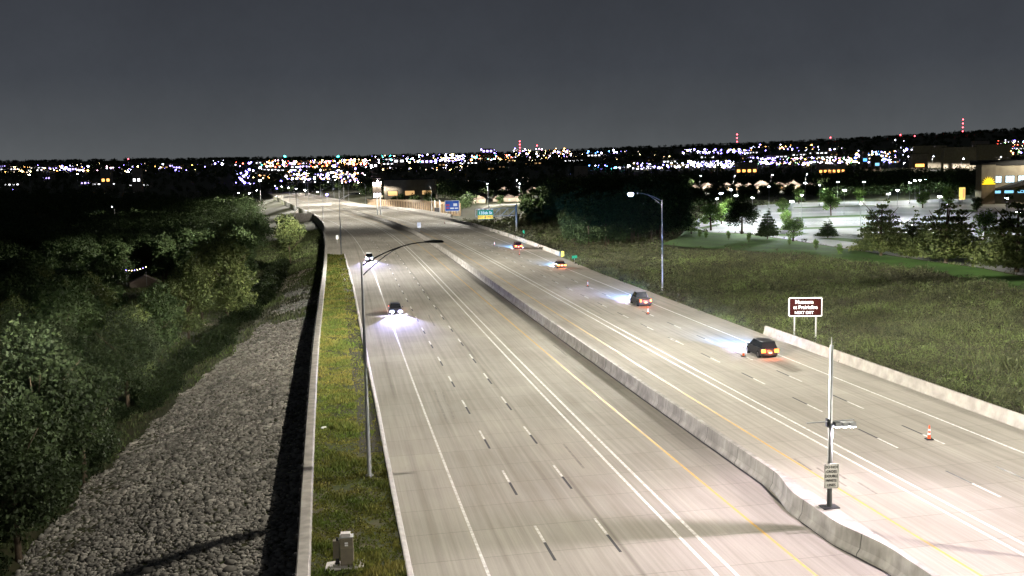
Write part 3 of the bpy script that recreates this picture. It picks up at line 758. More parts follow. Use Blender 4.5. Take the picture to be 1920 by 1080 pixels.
# ------------------------------------------------------------------ trees
def crown_mesh(name, blobs, n, leaf, m, seed, gap=.0):
    g = np.random.default_rng(seed); P = []
    vol = np.array([b[3] * b[4] * b[5] for b in blobs]); cnt = (n * vol / vol.sum()).astype(int)
    for (cx, cy, cz, rx, ry, rz_), c in zip(blobs, cnt):
        d = g.normal(0, 1, (c, 3)); d /= np.linalg.norm(d, axis=1)[:, None]
        r_ = g.random((c, 1)) ** .38
        # sub-clumping
        k = np.sin(d[:, :1] * 7 + cx * 3) * np.cos(d[:, 1:2] * 6 + cz) + np.sin(d[:, 2:3] * 8 + cy)
        keep = (k[:, 0] > -.9 + gap) | (g.random(c) < .25)
        P.append((d * r_ * np.array([rx, ry, rz_]) * (1 + .16 * k) + np.array([cx, cy, cz]))[keep])
    P = np.concatenate(P); c = len(P)
    a = g.normal(0, 1, (c, 3)); a /= np.linalg.norm(a, axis=1)[:, None]
    b_ = np.cross(a, g.normal(0, 1, (c, 3))); b_ /= np.linalg.norm(b_, axis=1)[:, None]
    sz = leaf * g.uniform(.55, 1.35, (c, 1))
    V = np.stack([P - a * sz, P + b_ * sz * .6, P + a * sz, P - b_ * sz * .6], 1)
    return npmesh(name, V.reshape(-1, 3), np.arange(c * 4).reshape(-1, 4), m)
def blobs_round(g, h, r, n=13, base=.1):
    out = [(0, 0, h * .66, r * .62, r * .62, h * .27)]
    for k in range(n):
        a = k * 2.399 + g.uniform(-.4, .4); z = h * g.uniform(base + .08, .86); t = 1 - abs((z / h) - .6) * 1.15
        q = r * .62 * t; rr = r * g.uniform(.30, .46)
        out.append((math.cos(a) * q, math.sin(a) * q, z, rr, rr, rr * .8))
    return out
def blobs_cone(g, h, r, lv=11, base=.14):
    out = []
    for i in range(lv):
        t = i / (lv - 1); z = h * (base + (1 - base) * t * .96); rad = r * (1 - t * .88)
        n = max(1, int(5 * (1 - t)) + 1)
        for k in range(n):
            a = k * 6.283 / n + i * 1.1 + g.uniform(-.3, .3); q = rad * .55
            out.append((math.cos(a) * q, math.sin(a) * q, z - h * .015, rad * g.uniform(.34, .6), rad * g.uniform(.34, .6), h * .022 + rad * .05))
    return out
def trunk_mesh(name, h, r, g, n=6, top=.7):
    mb = MB(); mb.tube([(0, 0, -.5), (0, 0, .3), (.1, 0, h * .35), (0, .1, h * top)], [r * 1.25, r, r * .75, r * .25], 8)
    for k in range(n):
        a = k * 2.4 + g.uniform(-.3, .3); z0 = h * g.uniform(.25, .5); L_ = h * g.uniform(.18, .3)
        mb.tube([(0, 0, z0), (math.cos(a) * L_ * .5, math.sin(a) * L_ * .5, z0 + L_ * .45), (math.cos(a) * L_, math.sin(a) * L_, z0 + L_)], [r * .45, r * .3, r * .1], 6)
    return mb.mesh(name, M['bark'], True)
TP = {}
def tree_proto(key, kind, h, r, nleaf, leaf, m, seed, gap=0.0):
    g = np.random.default_rng(seed)
    bl = blobs_round(g, h, r) if kind == 'round' else blobs_cone(g, h, r)
    TP[key] = (crown_mesh('crown', bl, nleaf, leaf, M[m], seed, gap), trunk_mesh('trunk', h, r * .035 + .08, g), h)
for k in range(4): tree_proto('w%d' % k, 'round', 16, 5.6, 5200, .36, 'leaf_d', 10 + k, .1)
for k in range(2): tree_proto('o%d' % k, 'round', 16, 5.8, 13000, .24, 'leaf_m', 30 + k, .1)
for k in range(3): tree_proto('y%d' % k, 'round', 7, 2.6, 2600, .17, 'leaf_l', 50 + k)
for k in range(3): tree_proto('c%d' % k, 'cone', 13, 5.4, 9000, .27, 'leaf_d', 70 + k)
for k in range(3): tree_proto('f%d' % k, 'round', 13, 6.0, 900, .9, 'leaf_d', 90 + k)
for k in range(3): tree_proto('k%d' % k, 'cone', 13, 5.6, 9000, .24, 'leaf_m', 170 + k)
for k in range(2): tree_proto('n%d' % k, 'round', 15, 5.9, 15000, .20, 'leaf_n', 110 + k, .35)
def tree(name, key, loc, sc_=1.0, label='', cat='tree', group=None, rz=None, sz=1.0):
    cm, tm, h = TP[key]
    root = empty(name, loc, random.uniform(0, 6.28) if rz is None else rz); root.scale = (sc_, sc_, sc_ * sz)
    for nme, me in (('crown', cm), ('trunk', tm)):
        o = bpy.data.objects.new(nme, me); COL.objects.link(o); o.parent = root
    return tag(root, label, cat, group)
# singled-out trees on the left
def tree_px(px, py, d, **k):
    dd = ray(px, py); t = d / dd[1]; x, y = dd[0] * t, d; return tree(loc=(x, y, float(tz(x, y))), **k)
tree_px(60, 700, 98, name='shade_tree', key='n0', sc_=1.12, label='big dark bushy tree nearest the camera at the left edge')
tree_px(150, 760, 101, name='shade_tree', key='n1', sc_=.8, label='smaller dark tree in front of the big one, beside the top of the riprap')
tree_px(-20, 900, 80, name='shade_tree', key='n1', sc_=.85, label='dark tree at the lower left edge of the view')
tree_px(235, 640, 142, name='shade_tree', key='o1', sc_=.80, label='pale green leafy tree left of the top of the stone slope')
tree_px(420, 480, 208, name='oak_tree', key='o0', sc_=1.22, label='tall lit oak standing out pale green from the dark woods on the left')
tree_px(350, 560, 196, name='shade_tree', key='o1', sc_=.9, label='mid green tree left of and below the tall lit oak')
tree_px(300, 600, 176, name='shade_tree', key='w1', sc_=.8, label='dark round tree between the pale leafy tree and the tall lit oak')
tree_px(540, 400, 330, name='shade_tree', key='o1', sc_=1.0, label='dim green tree nearest the far end of the left wall')
# undergrowth along the foot of the woods
for k in range(3):
    g_ = np.random.default_rng(200 + k)
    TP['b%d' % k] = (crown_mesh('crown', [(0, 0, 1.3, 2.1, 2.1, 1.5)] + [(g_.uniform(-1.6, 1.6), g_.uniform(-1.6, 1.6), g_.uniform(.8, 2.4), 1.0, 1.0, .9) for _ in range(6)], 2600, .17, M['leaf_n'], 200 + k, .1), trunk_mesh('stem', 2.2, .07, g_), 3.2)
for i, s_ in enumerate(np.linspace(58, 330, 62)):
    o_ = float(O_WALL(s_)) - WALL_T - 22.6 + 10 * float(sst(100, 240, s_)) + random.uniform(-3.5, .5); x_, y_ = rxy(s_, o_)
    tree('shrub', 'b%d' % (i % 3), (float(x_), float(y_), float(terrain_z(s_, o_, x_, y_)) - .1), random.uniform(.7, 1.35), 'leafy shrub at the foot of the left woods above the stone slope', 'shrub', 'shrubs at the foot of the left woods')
# the wood
cand = []
for s_ in np.arange(70, 1300, 8.5):
    st = 8.5 if s_ < 500 else 11
    for o_ in np.arange(-46, -620, -st):
        a, b_ = s_ + random.uniform(-3.4, 3.4), o_ + random.uniform(-3.4, 3.4)
        if s_ > 640 and o_ > -46 - 10: continue
        x_, y_ = rxy(a, b_); x_, y_ = float(x_), float(y_)
        if x_ / y_ < -.53 or y_ < 60: continue
        dd = math.hypot(x_, y_)
        if dd > 330 and random.random() < .45: continue
        if dd > 700 and random.random() < .5: continue
        az = x_ / y_
        if -.315 < az < -.215 and y_ < 215: continue
        if -.415 < az < -.315 and y_ < 137: continue
        if -.372 < az < -.302 and 150 < y_ < 312: continue
        if abs(x_ + 45) < 9 and abs(y_ - 205) < 12: continue
        cand.append((dd, x_, y_))
cand.sort()
zz = tz([c[1] for c in cand], [c[2] for c in cand])
wood_lbl = 'dark woodland tree among the dense woods left of the road'
far_tr = []
for i, (dd, x_, y_) in enumerate(cand):
    if i < 170: tree('woodland_tree', ('n%d' % random.randrange(2)) if y_ < 150 else random.choice(('w0', 'w1', 'w2', 'w3', 'o0' if y_ < 230 else 'w0')), (x_, y_, float(zz[i])), random.uniform(.68, 1.0), wood_lbl, 'tree', 'trees of the left woods')
    else: far_tr.append((x_, y_, float(zz[i]), random.uniform(.7, 1.1)))
# middle woods right of the road
mid_l = 'dark tree of the woods behind the grass right of the northbound road'
cand = []
for px_ in range(985, 1420, 9):
    for d_ in np.arange(300, 560, 15):
        dd = ray(px_ + random.uniform(-5, 5), 400); x_, y_ = dd[0] / dd[1] * d_, d_ + random.uniform(-6, 6)
        base_px = 440 - (px_ - 985) * .03
        if px_ > 1275 and d_ < 420 + (px_ - 1275) * .9: continue
        if px_ < 1075 and d_ < 400: continue
        cand.append((d_, x_, y_, .55 if px_ > 1275 or px_ < 1040 else 1.0))
cand.sort()
for i, (d_, x_, y_, hk) in enumerate(cand):
    if random.random() < .25: continue
    z_ = float(tz(x_, y_))
    tree('woodland_tree', random.choice(['w0', 'w1', 'w2', 'w3']), (x_, y_, z_), random.uniform(.75, 1.05) * hk, mid_l, 'tree', 'trees of the middle woods') if i < 150 else far_tr.append((x_, y_, z_, random.uniform(.7, 1.0) * hk))
# far woods as one mass
def far_woods():
    g = np.random.default_rng(5); L_ = list(far_tr)
    def add(n, x0, x1, d0, d1, sc0=.8, sc1=1.3, pw=1.0):
        for _ in range(n):
            d_ = d0 + (d1 - d0) * g.random() ** pw; px_ = g.uniform(x0, x1); dd = ray(px_, 400); L_.append((dd[0] / dd[1] * d_, d_, None, g.uniform(sc0, sc1)))
    add(420, 640, 1300, 560, 1100); add(500, 1240, 1980, 520, 1300); add(260, -60, 620, 700, 1500)
    add(900, -60, 1980, 1300, 3000, .9, 1.4); add(2400, -60, 1980, 2800, 6600, 1.0, 1.5)
    add(120, 1590, 1840, 520, 800)
    def hcut(q):
        px_ = 960 + 2068 * q[0] / q[1]; d_ = q[1]
        if 1290 < px_ < 1545 and 850 < d_ < 990: return None
        if 865 < px_ < 1020 and (600 < d_ < 700 or 740 < d_ < 800 or 860 < d_ < 960): return None
        if 1640 < px_ < 1930 and 1560 < d_ < 2400: return None
        k = .45 if (690 < px_ < 830 and d_ < 860) else .5 if (1240 < px_ < 1590 and d_ < 880) or (860 < px_ < 1030 and d_ < 950) else 1.0
        return (q[0], q[1], q[2], q[3] * k)
    L_ = [q for q in (hcut(q) for q in L_) if q]
    ico = MB().sphere((0, 0, 0), 1, 7, 5); iv = np.array(ico.v)
    base = 0; Q = []
    L2 = [q for q in L_ if not (abs(so(np.array([q[0]]), np.array([q[1]]))[1][0] - 8) < 46 and q[1] < 1500) and not (q[1] < 700 and in_poly(np.array([q[0]]), np.array([q[1]]), LOT)[0])]
    xs = np.array([q[0] for q in L2]); ys = np.array([q[1] for q in L2]); sc2 = np.array([q[3] for q in L2]); zs = tz(xs, ys)
    # leaf clumps, fewer and bigger with distance
    Vs = []
    for x_, y_, z_, s_ in zip(xs, ys, zs, sc2):
        n_ = 420 if y_ < 900 else (200 if y_ < 1600 else (90 if y_ < 3000 else 60))
        lf = .75 if y_ < 900 else (1.1 if y_ < 1600 else (1.8 if y_ < 3000 else 4.0))
        h = 13 * s_; r_ = 6 * s_ * (1 if y_ < 3000 else 1.8)
        d = g.normal(0, 1, (n_, 3)); d /= np.linalg.norm(d, axis=1)[:, None]
        k = .8 + .3 * np.sin(d[:, 0] * 5 + x_) * np.cos(d[:, 1] * 5 + y_) + .15 * np.sin(d[:, 2] * 7)
        P = d * (g.random(n_) ** .35 * k)[:, None] * np.array([r_, r_, h * .45]) + np.array([x_, y_, z_ + h * (.55 if y_ < 3000 else .38)])
        a = g.normal(0, 1, (n_, 3)); b2 = g.normal(0, 1, (n_, 3))
        Vs.append(np.stack([P - a * lf * .5, P + b2 * lf * .5, P + a * lf * .5], 1))
    V = np.concatenate(Vs).reshape(-1, 3)
    tag(npobj('far_woods', V, np.arange(len(V)).reshape(-1, 3), M['leaf_d']), kind='stuff')
far_woods()

# trees in and around the car park
def px_tree(px, pyb, hpx, key, name, label, group=None, wk=1.0):
    p = at_z(px, pyb, LZ + .1); d = p.y; h = hpx * 1.08 / 2068.0 * d; s_ = h / TP[key][2]
    t = tree(name, key, (p.x, p.y, LZ + .05), s_, label, 'tree', group); t.scale = (s_ * wk, s_ * wk, s_); return t
px_tree(1652, 479, 122, 'k0', 'spruce_tree', 'tall dark layered tree left of the biggest one, before the car park')
px_tree(1774, 492, 142, 'k1', 'spruce_tree', 'biggest dark conical tree before the car park', wk=1.25)
px_tree(1712, 474, 84, 'k2', 'spruce_tree', 'dark tree squeezed between the two tallest conical trees', wk=1.1)
px_tree(1906, 510, 165, 'k0', 'spruce_tree', 'dark layered tree cut by the right edge of the view', wk=1.2)
px_tree(1391, 438, 68, 'n0', 'shade_tree', 'broad dark green tree at the front left of the car park', wk=1.35)
px_tree(1439, 447, 60, 'c0', 'spruce_tree', 'narrow dark tree right of the broad one by the drive', wk=.9)
px_tree(1487, 452, 42, 'y0', 'maple_tree', 'low dark spreading tree at the drive edge', wk=1.5)
px_tree(1552, 446, 40, 'c1', 'spruce_tree', 'small cone-shaped tree on the dark island by the drive', wk=1.2)
px_tree(1333, 432, 50, 'y1', 'maple_tree', 'bright lime-lit young tree at the left end of the car park', wk=1.4)
px_tree(1353, 420, 40, 'y2', 'maple_tree', 'lit green young tree behind the lime-lit one')
px_tree(1296, 438, 34, 'y2', 'maple_tree', 'shadowy shrubby tree at the left corner of the car park', wk=1.5)
px_tree(1370, 405, 34, 'y0', 'maple_tree', 'lit tree top behind the broad dark tree', wk=1.2)
px_tree(1475, 430, 36, 'y1', 'maple_tree', 'bright green round tree behind the narrow dark one')
px_tree(1468, 402, 32, 'y2', 'maple_tree', 'dim green tree behind the bright round one', wk=1.2)
px_tree(1498, 382, 32, 'y0', 'maple_tree', 'brightly lit tree at the back of the car park, left')
px_tree(1558, 404, 40, 'y1', 'maple_tree', 'round lime-lit tree on the middle island', wk=1.25)
px_tree(1548, 386, 34, 'y2', 'maple_tree', 'dark-topped tree behind the round lime-lit one', wk=1.3)
px_tree(1612, 382, 30, 'y0', 'maple_tree', 'dim tree at the back of the car park, beside a lamp', wk=1.2)
px_tree(1730, 390, 32, 'y1', 'maple_tree', 'pale lit tree beyond the tall conical trees', wk=1.2)
px_tree(1778, 386, 36, 'y2', 'maple_tree', 'thin tree at the back right of the car park')
px_tree(1807, 368, 34, 'c2', 'spruce_tree', 'pale pyramid-shaped tree left of the big building', wk=.9)
px_tree(1846, 452, 58, 'y0', 'maple_tree', 'mint-lit tree before the big building', wk=1.1)
px_tree(1832, 396, 26, 'n1', 'shade_tree', 'small round dark tree at the foot of the building tower', wk=1.2)
for i, (px_, py_) in enumerate(((1312, 446), (1324, 448), (1366, 450), (1404, 455), (1480, 460), (1530, 470), (1575, 480))):
    p, _ = on_ground(px_, py_); t = tree('sapling', 'y%d' % random.randrange(3), p, random.uniform(.28, .4), 'thin sapling on the lawn before the car park, %s from the left' % ORD[i], 'tree', 'saplings on the lawn')
    t.scale = (t.scale[0] * .8, t.scale[0] * .8, t.scale[2])

# ------------------------------------------------------------------ buildings
M['brick'] = mat('tan_stone_wall', (0.30, 0.27, 0.21), (0.23, 0.20, 0.155), .35, .9)
M['brown'] = mat('brown_stone_wall', (0.16, 0.125, 0.10), (0.11, 0.09, 0.07), .5, .9)
M['roofd'] = mat('dark_roof', (0.02, 0.02, 0.022), (0.015, 0.015, 0.016), .5, .8)
M['roofb'] = mat('brown_shingle_roof', (0.16, 0.125, 0.10), (0.11, 0.085, 0.07), .5, .9)
M['cream'] = mat('pale_render_wall', (0.36, 0.31, 0.24), (0.28, 0.24, 0.19), .3, .9)
M['winw'] = emis('lit_window_white', (0.62, 0.86, 1.0), 1.6)
M['winb'] = emis('lit_window_blue', (0.30, 0.72, 1.0), 1.3)
M['winy'] = emis('lit_window_warm', (1.0, 0.60, 0.25), .8)
M['sun'] = emis('backlit_yellow_emblem', (1.0, 0.72, 0.02), 1.5)
def big_building():
    A = at_z(1839, 384, LZ); D = A.y; k = D / 2068.0
    root = empty('office_building', (A.x, D, LZ)); tag(root, 'large tan building with lit windows and a yellow sun emblem at the right edge', 'building')
    w = 26 * k; ztop = (CH - LZ) - (308 - 272) * k
    MB().box((w / 2, w / 2, ztop / 2), (w, w, ztop)).build('tower', M['brick'], root)
    MB().box((w / 2, -.06, ztop * .26), (w * .98, .1, ztop * .50)).build('tower_cladding', M['brown'], root)
    L_ = 70.0
    body = MB().box((w + L_ / 2 + .01, 9.5, ztop * .485), (L_, 16, ztop * .97)).build('wall', M['brick'], root)
    MB().box((w + L_ / 2 - 1, 10, ztop + .55), (L_ + 2.4, 18, 1.9)).box((w / 2, w / 2, ztop + .25), (w + .6, w + .6, .5)).build('roof', M['roofd'], root)
    y0 = 1.5
    for r_i, (zc, hh, mm) in enumerate(((CH - LZ - (335.5 - 271.5) * k, 12 * k, 'winw'), (CH - LZ - (359 - 271.5) * k, 5.0 * k, 'winb'))):
        for c_i in range(9):
            xc = (1871 - 1839 + c_i * 24 - (1 if r_i else 0)) * k; ww = 17 * k
            fr = MB().box((xc, y0 - .06, zc), (ww + .3, .12, hh + .3)).build('window', M['dark'], root)
            MB().box((xc, y0 - .14, zc), (ww, .04, hh)).build('pane', M[mm], fr)
            if r_i == 0:
                mb = MB()
                for q in (-.5, -.17, .17, .5): mb.box((xc + q * ww * .96, y0 - .19, zc), (.10, .05, hh))
                mb.box((xc, y0 - .19, zc + hh * .1), (ww, .05, .08)); mb.build('mullion', M['steel'], fr)
    # entrance canopy rising to the right
    zc = lambda py: CH - LZ - (py - 271.5) * k
    mb = MB(); mb.prism([((1864 - 1839) * k, zc(353)), ((1920 - 1839) * k, zc(337)), ((1975 - 1839) * k, zc(353)), ((1975 - 1839) * k, zc(356)), ((1920 - 1839) * k, zc(345)), ((1864 - 1839) * k, zc(356))], lambda a, b_, q: (a, (-2.6, 1.4)[q], b_))
    mb.build('canopy', M['roofd'], root)
    # emblem: a half sun with pointed rays
    cx, cz = w * .5, zc(343); r0 = 8.6 * k; pts = [(cx - 12 * k, cz - 1.2 * k), (cx + 12 * k, cz - 1.2 * k)]
    n = 9
    for i in range(n * 2 + 1):
        a = math.pi * i / (n * 2); rr = r0 * (1.5 if i % 2 == 0 else .86); pts.append((cx + math.cos(a) * rr, cz + math.sin(a) * rr * 1.05))
    MB().prism(pts, lambda a, b_, q: (a, (-.35, -.2)[q], b_)).build('sun_emblem', M['sun'], root)
    lamp_light('lamp_light', (w * .5, -3, zc(343)), 250, (1.0, .8, .15), root, uniform=True)
    q = lamp_light('lamp_light', (w + 14, -9, ztop + 3), 20000, (1.0, .9, .7), root, uniform=True)  # unseen fill light added to brighten the facade
    sg = empty('lit_sign', (at_z(1828, 388, LZ).x, D - 2, LZ)); tag(sg, 'small orange and green lit sign beside the tower of the big building', 'sign')
    MB().box((0, 0, 1.2), (.3, .3, 2.4)).build('post', M['steel'], sg); MB().box((0, 0, 4.6), (2.2, .4, 4.6)).build('sign_box', emis('sign_yellow', (.9, .75, .2), 1.2), sg)
    MB().box((.5, -.24, 4.6), (.8, .05, 3.4)).build('sign_stripe', emis('sign_red', (1, .25, .1), 2), sg)
big_building()
def house(px, py, wpx, D=None, roof='roofb', wall_='cream', lit=2, label='', hz=1.0, group=None):
    p, t = on_ground(px, py) if D is None else (at_y(px, py, D), D)
    if D is not None: p.z = float(tz(p.x, p.y))
    k = p.y / 2068.0; w = max(7, wpx * k); h = w * .42 * hz; dp = w * .8
    r = empty('house', p, random.uniform(-.25, .25)); tag(r, label, 'house', group)
    MB().box((0, 0, h / 2 - .5), (w, dp, h + 1)).build('wall', M[wall_], r)
    rh = w * .32
    MB().prism([(-w / 2 - .5, h), (w / 2 + .5, h), (0, h + rh)], lambda a, b_, q: (a, (-dp / 2 - .5, dp / 2 + .5)[q], b_)).build('roof', M[roof], r)
    for c in range(lit):
        xo = (c - (lit - 1) / 2) * w * .32
        f = MB().box((xo, -dp / 2 - .05, h * .52), (w * .2, .1, h * .42)).build('window', M['dark'], r)
        MB().box((xo, -dp / 2 - .12, h * .52), (w * .17, .05, h * .37)).build('pane', M['winy'], f)
    return r
hs = [(1302, 340, 18, 'leftmost'), (1325, 338, 22, 'second'), (1342, 344, 16, 'third'), (1362, 341, 20, 'fourth'), (1385, 342, 20, 'fifth'), (1404, 336, 20, 'sixth')]
for (a, b_, c_, d_) in hs: house(a, b_, c_, 900, lit=2, label='gabled house with warm windows, %s from left in the row above the car park' % d_)
house(1428, 342, 30, 880, hz=.7, lit=3, label='long low tan house in the row above the car park'); house(1461, 337, 20, 900, label='tall gabled house right of the long low one')
house(1486, 338, 26, 900, lit=3, label='house with a wide glowing orange porch above the car park', hz=.8); house(1519, 335, 16, 920, label='last gabled house at the right end of the row')
for (a, b_, c_, d_, l_) in ((897, 380, 20, 640, 'house with a glowing yellow gable left of the exit sign lamp'), (934, 372, 18, 660, 'pink-roofed low house above the exit sign'), (954, 372, 22, 670, 'long pale house above the sign truss'), (978, 372, 24, 650, 'broad pinkish gabled house above the sign truss end'),
                       (878, 362, 14, 760, 'small dim house far left of the exit sign lamp'), (905, 360, 12, 780, 'small dim house behind the yellow gable'), (945, 346, 26, 900, 'long flat-roofed pale house on the rise'), (1000, 346, 24, 900, 'pale flat house right of the long one on the rise')):
    house(a, b_, c_, d_, label=l_, lit=1, hz=.8)
def block(px, pyb, wpx, hpx, D, m, label, lit=0, lm='winy', name='building', lit_h=.5, cat='building'):
    p = at_y(px, pyb, D); k = D / 2068.0; g = float(tz(p.x, p.y)); top = p.z + hpx * k
    if top - g < 3: top = g + max(3, hpx * k)
    r = empty(name, (p.x, p.y, g)); tag(r, label, cat); w = wpx * k; h = top - g
    MB().box((0, 6, h / 2 - .5), (w, 12, h + 1)).build('wall', M[m], r); MB().box((0, 6, h + .3), (w + 1, 13, .6)).build('roof', M['roofd'], r)
    for c in range(lit):
        xo = (c - (lit - 1) / 2) * w / lit
        f = MB().box((xo, -.06, h * lit_h), (w / lit * .62, .1, min(h * .3, 3 + D / 900))).build('window', M['dark'], r); MB().box((xo, -.15, h * lit_h), (w / lit * .55, .05, min(h * .25, 2.4 + D / 900))).build('pane', M[lm] if isinstance(lm, str) else lm, f)
    return r
M['orng'] = emis('window_orange', (1, .42, .1), 4); M['wht'] = emis('window_white', (.95, .95, 1), 4); M['blu'] = emis('sign_blue', (.08, .3, 1), 4); M['vio'] = emis('sign_violet', (.45, .35, 1), 6)
block(768, 349, 96, 12, 820, 'cream', 'long pale flat-roofed building with three glowing windows behind the ramp', 3, 'winy', lit_h=.35)
block(707, 354, 16, 20, 900, 'brown', 'small block with four rows of bright windows beyond the bend', 3, 'wht', lit_h=.25)
block(914, 292, 20, 13, 4200, 'brown', 'tower building with a violet-white lit crown on the skyline', 3, 'vio', lit_h=.8)
block(1800, 290, 60, 14, 1900, 'cream', 'wide tan store on the hill at the right', 0); block(1865, 285, 60, 14, 2000, 'brick', 'brownish store right of the wide tan one on the hill', 0)
block(1745, 282, 60, 9, 2300, 'brick', 'long low tan store further left on the hill', 0); block(1840, 272, 30, 8, 2600, 'cream', 'small tan block at the crest of the hill', 0)
block(1725, 296, 30, 8, 1700, 'cream', 'grey low store with an orange sign', 1, 'orng')
block(1622, 303, 12, 18, 1700, 'brown', 'narrow block with a bright blue sign', 1, 'blu', lit_h=.7); block(1645, 303, 14, 12, 1700, 'brown', 'square block with a pale blue glowing front', 1, 'winb', lit_h=.6)
block(748, 300, 22, 7, 3500, 'cream', 'white-lit flat building on the skyline left of centre', 2, 'wht', lit_h=.6); block(700, 307, 16, 6, 3000, 'cream', 'bright flat building left on the skyline', 2, 'wht', lit_h=.6)
block(800, 299, 24, 6, 3300, 'cream', 'violet-lit store at the centre of the city lights', 3, 'vio', lit_h=.6); block(1090, 316, 24, 5, 1500, 'cream', 'pale low roofline just above the middle woods', 0)
block(1560, 312, 50, 5, 1700, 'cream', 'long store front glowing amber at the city edge', 6, 'orng', lit_h=.5); block(1400, 311, 40, 6, 1800, 'cream', 'long store front glowing orange behind the house row', 4, 'orng', lit_h=.5)
block(255, 321, 16, 6, 1900, 'cream', 'small lit store in the left distance', 2, 'wht'); block(197, 322, 18, 5, 1900, 'cream', 'low pale store in the left distance', 2, 'orng')
for (a, b_, l_) in ((165, 352, 'house lit by a violet-white lamp in the left woods'), (260, 349, 'pinkish house roof showing above the left woods'), (235, 350, 'small gable showing beside the pinkish roof in the left woods'), (195, 343, 'dim house at the far edge of the left woods')):
    house(a, b_, 12, 760, lit=1, label=l_)

# ------------------------------------------------------------------ city lights
PAL = {'v': (0.26, 0.20, 1.0), 'w': (0.72, 0.70, 1.0), 'o': (1.0, 0.42, 0.10), 'y': (1.0, 0.78, 0.35), 'p': (1.0, 0.55, 0.75), 'r': (1.0, 0.10, 0.06), 'c': (0.05, 0.8, 0.75), 'b': (0.10, 0.30, 1.0), 'g': (.35, 1.0, .35), 'd': (.75, .6, .45)}
ZN = [(0, 60, 311, 323, 30, 'yoyd', .5), (60, 100, 310, 321, 5, 'vy', .8), (60, 400, 306, 322, 34, 'dyvdo', .5), (100, 165, 310, 321, 26, 'vwvwo', .95), (180, 215, 312, 320, 9, 'wpy', .6), (235, 262, 309, 320, 7, 'vwy', .8), (285, 340, 306, 321, 9, 'vwv', .7),
      (400, 425, 300, 318, 4, 'vw', 1.2), (435, 472, 304, 313, 8, 'rvw', .9), (440, 478, 318, 345, 20, 'vvw', 1.15), (484, 512, 306, 318, 7, 'vwc', .8), (475, 506, 325, 335, 12, 'yo', .6), (495, 640, 300, 314, 95, 'owpwyvro', .8),
      (535, 640, 318, 337, 52, 'vwywovw', .9), (640, 700, 299, 310, 45, 'rowpyo', .8), (640, 672, 318, 342, 22, 'vwpo', .85), (660, 690, 312, 330, 8, 'vpw', .9), (690, 790, 292, 306, 40, 'wvwcwy', .75), (785, 872, 290, 303, 62, 'vvwwvwy', .95), (700, 880, 304, 320, 30, 'dwyo', .5),
      (880, 960, 290, 300, 26, 'wvyroc', .7), (900, 932, 280, 288, 8, 'v', .8), (960, 1072, 278, 296, 62, 'wowypvd', .6), (900, 1300, 284, 304, 30, 'dyd', .4), (1100, 1182, 281, 288, 12, 'wvb', .8), (1100, 1182, 309, 318, 12, 'wvcb', .85), (1180, 1282, 306, 317, 26, 'wvwy', .8),
      (1280, 1405, 280, 288, 52, 'vwvwy', .8), (1405, 1580, 271, 283, 32, 'wyvo', .6), (1280, 1420, 302, 314, 110, 'vwvwwy', .8), (1420, 1600, 295, 309, 120, 'vwyvowpg', .8), (1600, 1680, 283, 306, 62, 'bwwvpyo', .8), (1670, 1740, 275, 285, 6, 'vw', 1.1),
      (1690, 1770, 284, 299, 12, 'dwo', .6), (1770, 1860, 278, 292, 10, 'dw', .5), (1862, 1925, 262, 290, 26, 'ryogwv', .8), (1660, 1700, 262, 266, 2, 'w', .6), (640, 1000, 330, 350, 6, 'dy', .45), (20, 30, 355, 362, 3, 'vw', 1.2)]
pts = []
random.seed(21)
for (x0, x1, y0, y1, n_, pal, sz) in ZN:
    for _ in range(int(n_ * (1.7 if n_ > 20 else 1.25))):
        px_, py_ = random.uniform(x0, x1), random.uniform(y0, y1)
        pts.append((px_, py_, random.choice(pal), sz * random.choice((.35, .45, .55, .7, .85, 1.1, 1.5))))
for (a, b_, c_) in ((534, 293.5, 'c'), (634, 294, 'c'), (718, 298, 'c'), (893, 295, 'c'), (884, 300, 'o'), (1154, 315, 'c'), (1620, 288, 'b'), (1100, 314, 'b'), (685, 300, 'p'), (613, 365, 'v'), (527, 340, 'v'), (519, 353, 'v')): pts.append((a, b_, c_, 1.6))
loc = []
for (a, b_, c_, z_) in pts:
    d = ray(a, b_)
    p, t = on_ground(a, b_, 7.0, 700)
    g0 = p.z
    pos_ = Vector((d[0] * t, d[1] * t, CH + d[2] * t))
    hh = pos_.z - g0
    if hh < 4: pos_.z = g0 + 7; hh = 7
    loc.append((t, pos_, g0, min(hh, 40), c_, z_))
loc.sort(key=lambda q: -q[5] / 1 + q[0] / 9000)
EM = {k: emis('city_glow_' + n_, v, 26 if k != 'd' else 5) for (k, v), n_ in zip(PAL.items(), ('violet', 'white', 'orange', 'yellow', 'pink', 'red', 'cyan', 'blue', 'green', 'dim'))}
NAMES = {'v': 'violet-white', 'w': 'white', 'o': 'orange', 'y': 'yellow', 'p': 'pink', 'r': 'red', 'c': 'cyan', 'b': 'blue', 'g': 'green', 'd': 'dim amber'}
pm = {}
glob = {}
for k in PAL: glob[k] = MB().sphere((0, 0, 0), 1.0, 8, 6).mesh('lamp_globe', EM[k])
polem = MB().tube([(0, 0, -1.03), (0, 0, 0)], [.012, .008], 5).mesh('pole', M['steel'])
rest = {}; polebm = MB()
